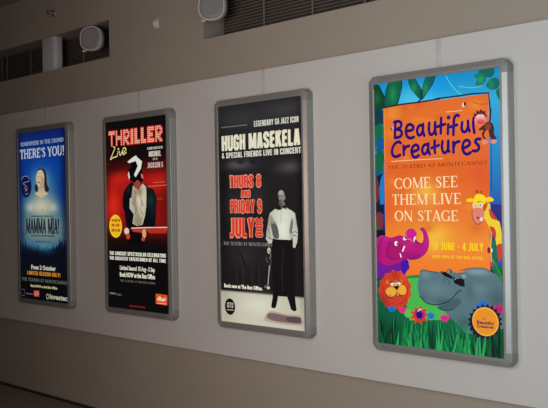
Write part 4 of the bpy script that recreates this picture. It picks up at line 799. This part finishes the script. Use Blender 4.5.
  ('poly',(30,146,76),[(469.5,1499.6),(454.5,1443.9),(439.3,1398.4),(462.7,1448.2),(486,1497.6)],0),
  ('poly',(30,146,76),[(225.5,1499.2),(231.7,1405.8),(237.7,1329.4),(240.5,1413.3),(243.4,1497.1)],0),
  ('poly',(44,166,92),[(667.7,1500),(670.6,1399.7),(673.3,1317.7),(678.3,1407.9),(683.3,1498)],0),
  ('poly',(16,108,58),[(160.6,1499.1),(173.8,1404),(186.6,1326.4),(182.7,1411.6),(178.9,1496.9)],0),
  ('poly',(10,80,56),[(487.9,1499.6),(508.4,1453.2),(528.6,1415.1),(516.5,1456.3),(504.4,1497.6)],0),
  ('poly',(44,166,92),[(504.3,1499.7),(525.4,1438.9),(546.2,1389.2),(533.5,1443.3),(520.6,1497.7)],0),
  ('poly',(5,44,30),[(781,1500.2),(786.2,1452.7),(791.4,1413.8),(793.6,1456.1),(795.9,1498.2)],0),
  ('poly',(44,166,92),[(605.4,1499.9),(594.7,1456.6),(583.8,1421.4),(602.6,1459.8),(621.2,1497.9)],0),
  ('poly',(24,130,70),[(571.9,1499.8),(559.7,1444.6),(547.3,1399.5),(567.7,1448.8),(587.9,1497.8)],0),
  ('poly',(44,166,92),[(422.7,1499.5),(436.5,1440.8),(450,1392.7),(444.8,1445.1),(439.6,1497.5)],0),
  ('poly',(10,80,56),[(310.2,1499.3),(307.2,1439.7),(304.1,1391),(315.9,1444.2),(327.7,1497.3)],0),
  ('poly',(24,130,70),[(590.4,1499.8),(590.1,1403.3),(589.5,1324.4),(597.9,1411.2),(606.3,1497.8)],0),
  ('poly',(44,166,92),[(684.8,1500),(702.1,1413.2),(719,1342.3),(709.7,1420.1),(700.3,1498)],0),
  ('poly',(5,44,30),[(779.5,1500.2),(765,1437.8),(750.3,1386.8),(772.4,1442.7),(794.4,1498.2)],0),
  ('poly',(16,108,58),[(191.6,1499.1),(175.2,1443.9),(158.6,1398.8),(184.2,1448.1),(209.7,1497)],0),
  ('poly',(24,91,50),[(30.1,1498.8),(21.1,1439.7),(11.8,1391.3),(30.5,1444.2),(49.1,1496.7)],0),
  ('ell',(95,195,85),216.5,1310.9,27.7,25.4),
  ('poly',(216,62,38),[(363.2,1308.6),(333.5,1322.8),(346.9,1346.3),(315.2,1342.3),(306.2,1369.5),(287.3,1349),(259.6,1367.3),(262.8,1339.6),(229.2,1340.2),(253.3,1318.4),(229.7,1300.9),(263.4,1295.5),(260.9,1268.2),(288.2,1281.7),(307.6,1257.7),(316,1283.4),(347.8,1273.7),(333.8,1299.6)],0),
  ('ell',(165,40,140),296.7,1311,33.8,30.6),
  ('ell',(36,18,100),295,1314.7,21.6,19.5),
  ('stroke',(240,230,235),5.5,[(286.6,1294.1),(299.7,1282.3),(308.2,1285.1)],1),
  ('poly',(32,112,205),[(80.8,1278.7),(91.7,1288.1),(102.9,1271.1),(115.5,1286.1),(128.3,1276.3),(129.9,1296.6),(116.9,1312.3),(93.2,1314.3),(78.6,1300.9)],0),
  ('stroke',(23,80,147),3.4,[(97.2,1284.7),(100.6,1306.4)],1),
  ('stroke',(23,80,147),3.4,[(113.7,1286.3),(109.7,1305.6)],1),
  ('poly',(36,118,210),[(349.9,1296.4),(359.9,1305.4),(370.2,1289),(381.8,1303.4),(393.6,1294),(395,1313.4),(383.1,1328.5),(361.2,1330.5),(347.9,1317.7)],0),
  ('stroke',(25,84,151),3.3,[(365,1302.1),(368.1,1322.9)],1),
  ('stroke',(25,84,151),3.3,[(380.1,1303.6),(376.5,1322.1)],1),
  ('poly',(222,60,125),[(155.8,1275.4),(167.5,1285.6),(179.6,1267.1),(193.1,1283.5),(206.9,1272.8),(208.6,1294.9),(194.7,1311.9),(169.1,1314.2),(153.5,1299.5)],0),
  ('stroke',(159,43,90),3.4,[(173.5,1281.9),(177.1,1305.5)],1),
  ('stroke',(159,43,90),3.4,[(191.2,1283.6),(187,1304.6)],1),
  ('poly',(42,112,212),[(677.3,1208),(688.1,1218.3),(699.2,1199.9),(711.7,1216.5),(724.4,1205.9),(725.9,1228.1),(713.1,1245),(689.6,1247),(675.2,1232.2)],0),
  ('stroke',(30,80,152),3.1,[(693.6,1214.7),(696.9,1238.4)],1),
  ('stroke',(30,80,152),3.1,[(709.9,1216.6),(706,1237.7)],1),
  ('poly',(42,112,212),[(658.3,1226.7),(665.5,1233.6),(673,1221.3),(681.4,1232.3),(690,1225.3),(691,1240.1),(682.4,1251.5),(666.5,1252.8),(656.9,1242.9)],0),
  ('stroke',(30,80,152),3.1,[(669.2,1231.2),(671.5,1247)],1),
  ('stroke',(30,80,152),3.2,[(680.2,1232.4),(677.6,1246.5)],1),
  ('poly',(216,50,132),[(433.6,1298.6),(445.8,1309.6),(458.3,1289.5),(472.4,1307.2),(486.7,1295.6),(488.5,1319.5),(474,1338.1),(447.4,1340.7),(431.2,1324.9)],0),
  ('stroke',(155,36,95),3.3,[(452,1305.6),(455.8,1331.2)],1),
  ('stroke',(155,36,95),3.3,[(470.4,1307.4),(466,1330.3)],1),
  ('poly',(190,42,112),[(766.9,1222.2),(779.1,1234.1),(791.7,1212.9),(805.8,1231.9),(820.2,1219.7),(821.9,1245.1),(807.4,1264.6),(780.8,1267),(764.5,1250)],0),
  ('stroke',(136,30,80),3.1,[(785.3,1229.9),(789.1,1257.1)],1),
  ('stroke',(136,30,80),3.1,[(803.7,1232),(799.3,1256.2)],1),
  ('poly',(26,20,62),[(795.4,1308.7),(810.1,1321.8),(791,1333.3),(800.1,1350.4),(778.6,1356.3),(781.2,1375.9),(759.5,1375.7),(755.2,1395.9),(735.3,1389.4),(724.5,1408.4),(708.4,1396.2),(691.9,1412),(681.3,1395.3),(660.8,1406.3),(656.8,1386.6),(634.1,1391.7),(637.3,1371),(614.7,1369.5),(624.8,1349.9),(604.7,1342),(620.8,1325.5),(605.1,1312),(625.5,1300.2),(615.8,1282.5),(638.5,1276.7),(635.8,1256.5),(658.4,1257.2),(662.9,1236.8),(683.2,1243.8),(694.2,1225.1),(710.4,1237.7),(726.7,1222.5),(737.2,1239.4),(757.2,1229.1),(761,1248.5),(782.8,1244.1),(779.8,1264.2),(801.1,1266),(791.6,1285),(810.5,1292.8)],0),
  ('ell',(242,180,60),710.9,1316.8,79,75.9),
  ('ell',(236,146,40),710.9,1316.8,70.8,68.6),
  ('text','sans',(46,20,116),'the',695.9,715.5,1307.3,10.7,0.01,0),
  ('text','sans',(60,28,80),'Beautiful',661.4,758.5,1331.2,18,0.035,0),
  ('text','sans',(60,28,80),'Creatures',658.9,758.2,1350.2,16.1,0.035,0),
 ],
}

# ------------------------------------------------------------------ the corridor
WY = .135                                    # face of the beige wall
PY = .062                                    # face of the pale band
XL, XR, YF, ZC = -8., 3.8, -4.35, 3.70
SLOTS = ((-7.2, -3.769, 2.974, 3.280), (-2.562, 1.3, 2.938, 3.280))   # the two grille slots in the upper wall: x from, to, z from, to
b = MB()
for a, c in ((XL, SLOTS[0][0]), (SLOTS[0][1], SLOTS[1][0]), (SLOTS[1][1], XR)): b.box(a, c, WY, .365, 0, ZC)
for a, c, z0, z1 in SLOTS: b.box(a, c, WY, .365, 0, z0); b.box(a, c, WY, .365, z1, ZC); b.box(a, c, .349, .365, z0, z1)
structure(b.build('wall_back', M_WALL), 'beige painted wall behind the four light boxes, with two long slots near its top', 'wall')
b = MB(); b.box(XL, XR, PY, WY, .676, 2.63)
structure(b.build('trim_1', M_PANEL), 'wide pale grey band along the beige wall that carries the light boxes', 'wall panel')
b = MB(); b.box(XL, XR, WY - .015, WY, 0, .022)
structure(b.build('baseboard_back', M_SKIRT), 'thin dark skirting line at the foot of the beige wall', 'baseboard')
b = MB(); b.box(XL - .2, XR + .2, YF - .2, .365, -.1, 0)
structure(b.build('floor', M_FLOOR), 'dark brown floor at the foot of the wall', 'floor')
b = MB(); b.box(XL - .2, XR + .2, YF - .2, .365, ZC, ZC + .1)
structure(b.build('ceiling', M_CEIL), 'dull grey ceiling above the beige wall', 'ceiling')
b = MB(); b.box(XL - .2, XL, YF, .365, 0, ZC); structure(b.build('wall_left', M_DARK), 'unseen end wall to the far left, dark brown to cut bounced light', 'wall')
VY0, VY1, VZ0, VZ1 = -3.3, -1.3, .5, 3.0      # opening added in the unseen right end wall for fill light
b = MB(); b.box(XR, XR + .2, YF, VY0, 0, ZC); b.box(XR, XR + .2, VY1, .365, 0, ZC); b.box(XR, XR + .2, VY0, VY1, 0, VZ0); b.box(XR, XR + .2, VY0, VY1, VZ1, ZC)
structure(b.build('wall_right', M_PANEL), 'unseen pale end wall to the right, with an added window for fill light', 'wall')  # made pale so it bounces fill onto right-facing sides
b = MB()
for c, d, e, f in ((VY0, VY0 + .05, VZ0, VZ1), (VY1 - .05, VY1, VZ0, VZ1), (VY0 + .05, VY1 - .05, VZ0, VZ0 + .05), (VY0 + .05, VY1 - .05, VZ1 - .05, VZ1)): b.box(XR + .06, XR + .14, c, d, e, f)
structure(b.build('fill_window', M_FRAME), 'added window frame around the fill light in the pale right end wall', 'window')
# the wall opposite, with a tall window that lets the daylight in
WX0, WX1, WZ0, WZ1 = -.55, 1.45, .5, 3.35
b = MB()
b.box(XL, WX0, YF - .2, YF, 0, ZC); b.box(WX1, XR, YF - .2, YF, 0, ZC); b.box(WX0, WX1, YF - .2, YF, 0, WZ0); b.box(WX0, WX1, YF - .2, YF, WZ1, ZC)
structure(b.build('wall_front', M_DARK), 'unseen wall facing the light boxes, dark brown to cut bounced light, with a tall window', 'wall')
b = MB()
for a, c, d, e in ((WX0, WX0 + .05, WZ0, WZ1), (WX1 - .05, WX1, WZ0, WZ1), (WX0 + .05, WX1 - .05, WZ0, WZ0 + .05), (WX0 + .05, WX1 - .05, WZ1 - .05, WZ1)):
    b.box(a, c, YF - .14, YF - .06, d, e)
structure(b.build('window_1', M_FRAME), 'tall window frame in the wall facing the light boxes', 'window')

# ------------------------------------------------------------------ grilles inside the slots
def grille(x0, x1, SZ0, SZ1, bars, label):
    t = empty('air_grille', ((x0 + x1)/2, .313, SZ0), label, 'air grille', 'louvred grilles in the wall slots')
    cx = (x0 + x1)/2
    m = MB(); m.box(x0 - cx + .002, x1 - cx - .002, .028, .034, .002, SZ1 - SZ0 - .002); m.build('backing', M_BACK, t)
    m = MB(); n = 15; p = (SZ1 - SZ0)/n
    for k in range(n):
        R = Matrix.Translation((0, .012, (k + .5)*p)) @ Matrix.Rotation(math.radians(28), 4, 'X')
        m.box(x0 - cx + .002, x1 - cx - .002, -.011, .011, -.0015, .0015, M=R)
    m.build('louvre_slats', M_SLAT, t)
    for x in bars:
        m = MB(); m.box(x - cx - .005, x - cx + .005, -.012, -.004, .003, SZ1 - SZ0 - .003); m.build('upright_bar', M_MULL, t)
    return t
grille(*SLOTS[0], (-6.9, -6.4, -5.95, -5.84, -5.37, -4.89, -4.425, -3.96), 'dark louvred grille in the left wall slot, behind the pale casing')
grille(*SLOTS[1], (-2.535, -2.095, -1.63, -1.18, -.73, -.28, .17, .62, 1.07), 'dark louvred grille in the right wall slot, above the jazz and animal light boxes')

# pale casing standing in the left slot
c = MB(); c.rbox(-.118, .118, -.05, .05, 0, .304, .035, 6)
c = c.build('casing_box', M_CASE, loc=(-4.77, .193, SLOTS[0][2] + .001)); tag(c, 'pale grey upright casing with rounded edges standing in the left wall slot', 'casing')

# ------------------------------------------------------------------ round spotlights at the slot ends
def spotlight(x, y, z, label):
    SZ1 = SLOTS[0][3]
    t = empty('spotlight', (x, y, SZ1), label, 'spotlight', 'round spotlights in the wall slots')
    zc = z - SZ1
    A = Matrix.Translation((0, 0, zc)) @ Matrix.Rotation(math.radians(27), 4, 'Z') @ Matrix.Rotation(math.radians(90), 4, 'X')
    m = MB(); m.lathe([(.056, -.06), (.082, -.055), (.096, -.02), (.1, .03), (.1, .04)], A, 32, 2.5); m.build('lamp_body', M_LAMP, t)
    m = MB(); m.lathe([(.101, -.010), (.104, -.004), (.104, .046), (.100, .051), (.095, .051), (.092, .047), (.092, .042)], A, 32, 2.5)
    rim = m.build('bezel', M_RIM, t)
    m = MB(); m.box(-.075, -.045, -.111, -.098, .036, .056, M=A); m.build('latch', M_RIM, rim)
    m = MB(); m.lathe([(.093, .041), (.093, .048), (.07, .050)], A, 32, 2.5); m.build('lens', M_GLASS, t)
    m = MB(); m.lathe([(.010, 0), (.013, .004), (.013, .016), (.009, .020)], Matrix.Translation((0, 0, zc + .099)), 14); m.build('knob', M_RIM, t)
    m = MB(); m.tube([(0, 0, zc + .100), (0, 0, -.002)], .007); m.box(-.03, .03, -.02, .02, -.006, 0); m.build('mounting_stem', M_LAMP, t)
    return t
spotlight(-4.03, .150, 3.158, 'grey round spotlight at the right end of the left wall slot')
spotlight(-2.458, .150, 3.160, 'grey round spotlight at the left end of the right wall slot')

# ------------------------------------------------------------------ sprinkler and sensor on the upper wall
t = empty('fire_sprinkler', (-4.64, WY + .001, 3.478), 'small metal fire sprinkler on the upper wall above the pale casing', 'sprinkler')
F = Matrix.Rotation(math.radians(90), 4, 'X')
m = MB(); m.lathe([(.034, 0), (.034, .003), (.022, .010), (.014, .012)], F, 20); m.build('escutcheon', M_SPR, t)
m = MB(); m.lathe([(.011, .010), (.011, .030), (.007, .034)], F, 12); m.tube([(-.010, -.030, 0), (-.014, -.045, 0), (-.004, -.060, 0)], .003); m.tube([(.010, -.030, 0), (.014, -.045, 0), (.004, -.060, 0)], .003); m.build('sprinkler_body', M_SPR, t)
m = MB()
for k in range(8):
    m.box(-.004, .004, -.064, -.061, 0, .026, M=Matrix.Rotation(math.pi*2*k/8, 4, 'Y'))
m.lathe([(.010, .060), (.010, .065)], F, 12); m.build('deflector', M_SPR, t)
t = empty('motion_sensor', (-3.115, WY + .001, 3.142), 'tiny pale sensor on the upper wall between the two slots', 'sensor')
m = MB(); m.rbox(-.032, .032, -.012, 0, -.04, .04, .008); m.build('back_plate', M_SENS, t)
m = MB(); m.lathe([(.026, .012), (.025, .026), (.018, .036), (.008, .040)], F @ Matrix.Scale(1.25, 4, (0, 1, 0)), 18); m.build('sensor_dome', M_SENS, t)

# ------------------------------------------------------------------ light boxes
PROF = [(-.003, .0055), (-.002, -.002), (.0, -.003), (.012, -.003), (.014, -.0025), (.038, .0045), (.042, .009), (.042, .0185), (.0405, .020), (.0405, .022), (.042, .0235), (.042, .038), (.0405, .0395), (.0405, .0415), (.042, .043), (.042, .062)]
RI = .010
def rail(p0, p1, out):
    m = MB(); p0, p1, out = Vector(p0), Vector(p1), Vector(out)
    rows = [[tuple(p + out*o + Vector((0, d, 0))) for o, d in PROF] for p in (p0, p1)]
    m.grid(rows); return m
def corner(cx, cz, a0):
    m = MB(); rows = []; g = .0007
    def sec(px, pz, a):
        ox, oz = a
        return [(px + ox*(RI + o + (g if o > 0 else 0)), d - (g if .0 <= o < .04 and d < .01 else 0), pz + oz*(RI + o + (g if o > 0 else 0))) for o, d in PROF]
    a0 = math.radians(a0); ext = .022
    tx, tz = math.sin(a0), -math.cos(a0)
    a1 = a0 + math.pi/2; e0 = (math.cos(a0), math.sin(a0)); e1 = (math.cos(a1), math.sin(a1))
    rows.append(sec(cx + tx*ext, cz + tz*ext, e0))
    for p, q in ((1, 0), (1, .36), (.95, .50), (.50, .95), (.36, 1), (0, 1)): rows.append(sec(cx, cz, (p*e0[0] + q*e1[0], p*e0[1] + q*e1[1])))
    tx, tz = -math.sin(a1), math.cos(a1)
    rows.append(sec(cx + tx*ext, cz + tz*ext, e1))
    m.grid(rows); return m
def lightbox(x0, zb, BW, BH, art, strength, label):
    t = empty('poster_lightbox', (x0 + BW/2, 0, zb), label, 'light box', 'backlit poster light boxes on the pale band')
    h = BW/2
    m = MB(); m.box(-h - .02, h + .02, .009, .061, -.02, BH + .02); m.build('housing', M_HOUSE, t)
    for p0, p1, out in (((-h, 0, RI), (-h, 0, BH - RI), (-1, 0, 0)), ((h, 0, BH - RI), (h, 0, RI), (1, 0, 0)), ((h - RI, 0, 0), (-h + RI, 0, 0), (0, 0, -1)), ((-h + RI, 0, BH), (h - RI, 0, BH), (0, 0, 1))):
        rail(p0, p1, out).build('frame_rail', M_ALU, t)
    for cx, cz, a in ((h - RI, BH - RI, 0), (-h + RI, BH - RI, 90), (-h + RI, RI, 180), (h - RI, RI, 270)):
        corner(cx, cz, a).build('corner_cap', M_CLIP, t)
    p = Print(BW, BH)
    for op in art: p.draw(op)
    p.build('poster', print_mat('backlit_print', strength), t)
    m = MB(); m.rbox(-.016, .016, .0585, .062, BH + .041, 2.628 - zb, .002); m.build('cable_cover', M_TRUNK, t)
    return t
for i, (x0, zb, bw, bh, st, label) in enumerate((
    (-5.088, .902, .832, 1.520, .70, 'light box with the blue poster of a woman, leftmost of the four'),
    (-3.655, .922, .807, 1.490, .86, 'light box with the red and black poster of a dancer in a hat'),
    (-2.264, .924, .804, 1.488, .9, 'light box with the black poster of a man in a white shirt'),
    (-.879, .914, .829, 1.505, .9, 'light box with the orange poster of cartoon jungle animals'))):
    lightbox(x0, zb, bw, bh, ART[i], st, label)

# ------------------------------------------------------------------ light
E_DAY, E_LAMP, E_END = 34, 15.3, 26
la = bpy.data.lights.new('window_daylight', 'AREA'); la.shape = 'RECTANGLE'; la.size = WX1 - WX0 - .1; la.size_y = WZ1 - WZ0 - .1
la.energy = E_DAY; la.spread = math.radians(121); la.color = (.885, .985, .995)
lo = bpy.data.objects.new('window_daylight', la); COL.objects.link(lo); lo.location = ((WX0 + WX1)/2, YF - .05, (WZ0 + WZ1)/2)
lo.rotation_euler = (math.radians(90), 0, 0)
lb = bpy.data.lights.new('wall_lamp', 'AREA'); lb.shape = 'DISK'; lb.size = 1.0; lb.energy = E_LAMP; lb.color = (1., .68, .55); lb.spread = math.radians(125)
lo = bpy.data.objects.new('wall_lamp', lb); COL.objects.link(lo); lo.location = (-1.75, YF + .03, 1.8); lo.rotation_euler = (math.radians(90), 0, 0)
lc = bpy.data.lights.new('end_fill', 'AREA'); lc.shape = 'RECTANGLE'; lc.size = VZ1 - VZ0 - .1; lc.size_y = VY1 - VY0 - .1; lc.energy = E_END; lc.color = (.95, .98, 1.)  # added fill that brightens the right-facing frame sides and slot jamb
lo = bpy.data.objects.new('end_fill', lc); COL.objects.link(lo); lo.location = (XR + .04, (VY0 + VY1)/2, (VZ0 + VZ1)/2); lo.rotation_euler = (0, math.radians(90), 0)
w = bpy.data.worlds.new('daylight_sky'); S.world = w; w.use_nodes = True
w.node_tree.nodes['Background'].inputs['Color'].default_value = (.7, .82, 1, 1); w.node_tree.nodes['Background'].inputs['Strength'].default_value = .3

# ------------------------------------------------------------------ camera
cd = bpy.data.cameras.new('camera'); cd.sensor_width = 36; cd.lens = 872.66/548*36; cd.clip_start = .05
co = bpy.data.objects.new('camera', cd); COL.objects.link(co)
yaw, roll = -.7934, -.0166
f = Vector((math.sin(yaw), math.cos(yaw), 0)); r0 = Vector((math.cos(yaw), -math.sin(yaw), 0)); u0 = Vector((0, 0, 1))
r = r0*math.cos(roll) + u0*math.sin(roll); u = u0*math.cos(roll) - r0*math.sin(roll)
co.matrix_world = Matrix(((r.x, u.x, -f.x, 2.323), (r.y, u.y, -f.y, -3.978), (r.z, u.z, -f.z, 1.7312), (0, 0, 0, 1)))
S.camera = co
S.view_settings.view_transform = 'Standard'; S.view_settings.look = 'None'; S.view_settings.gamma = 1; S.view_settings.use_curve_mapping = False
S.view_settings.exposure = 0
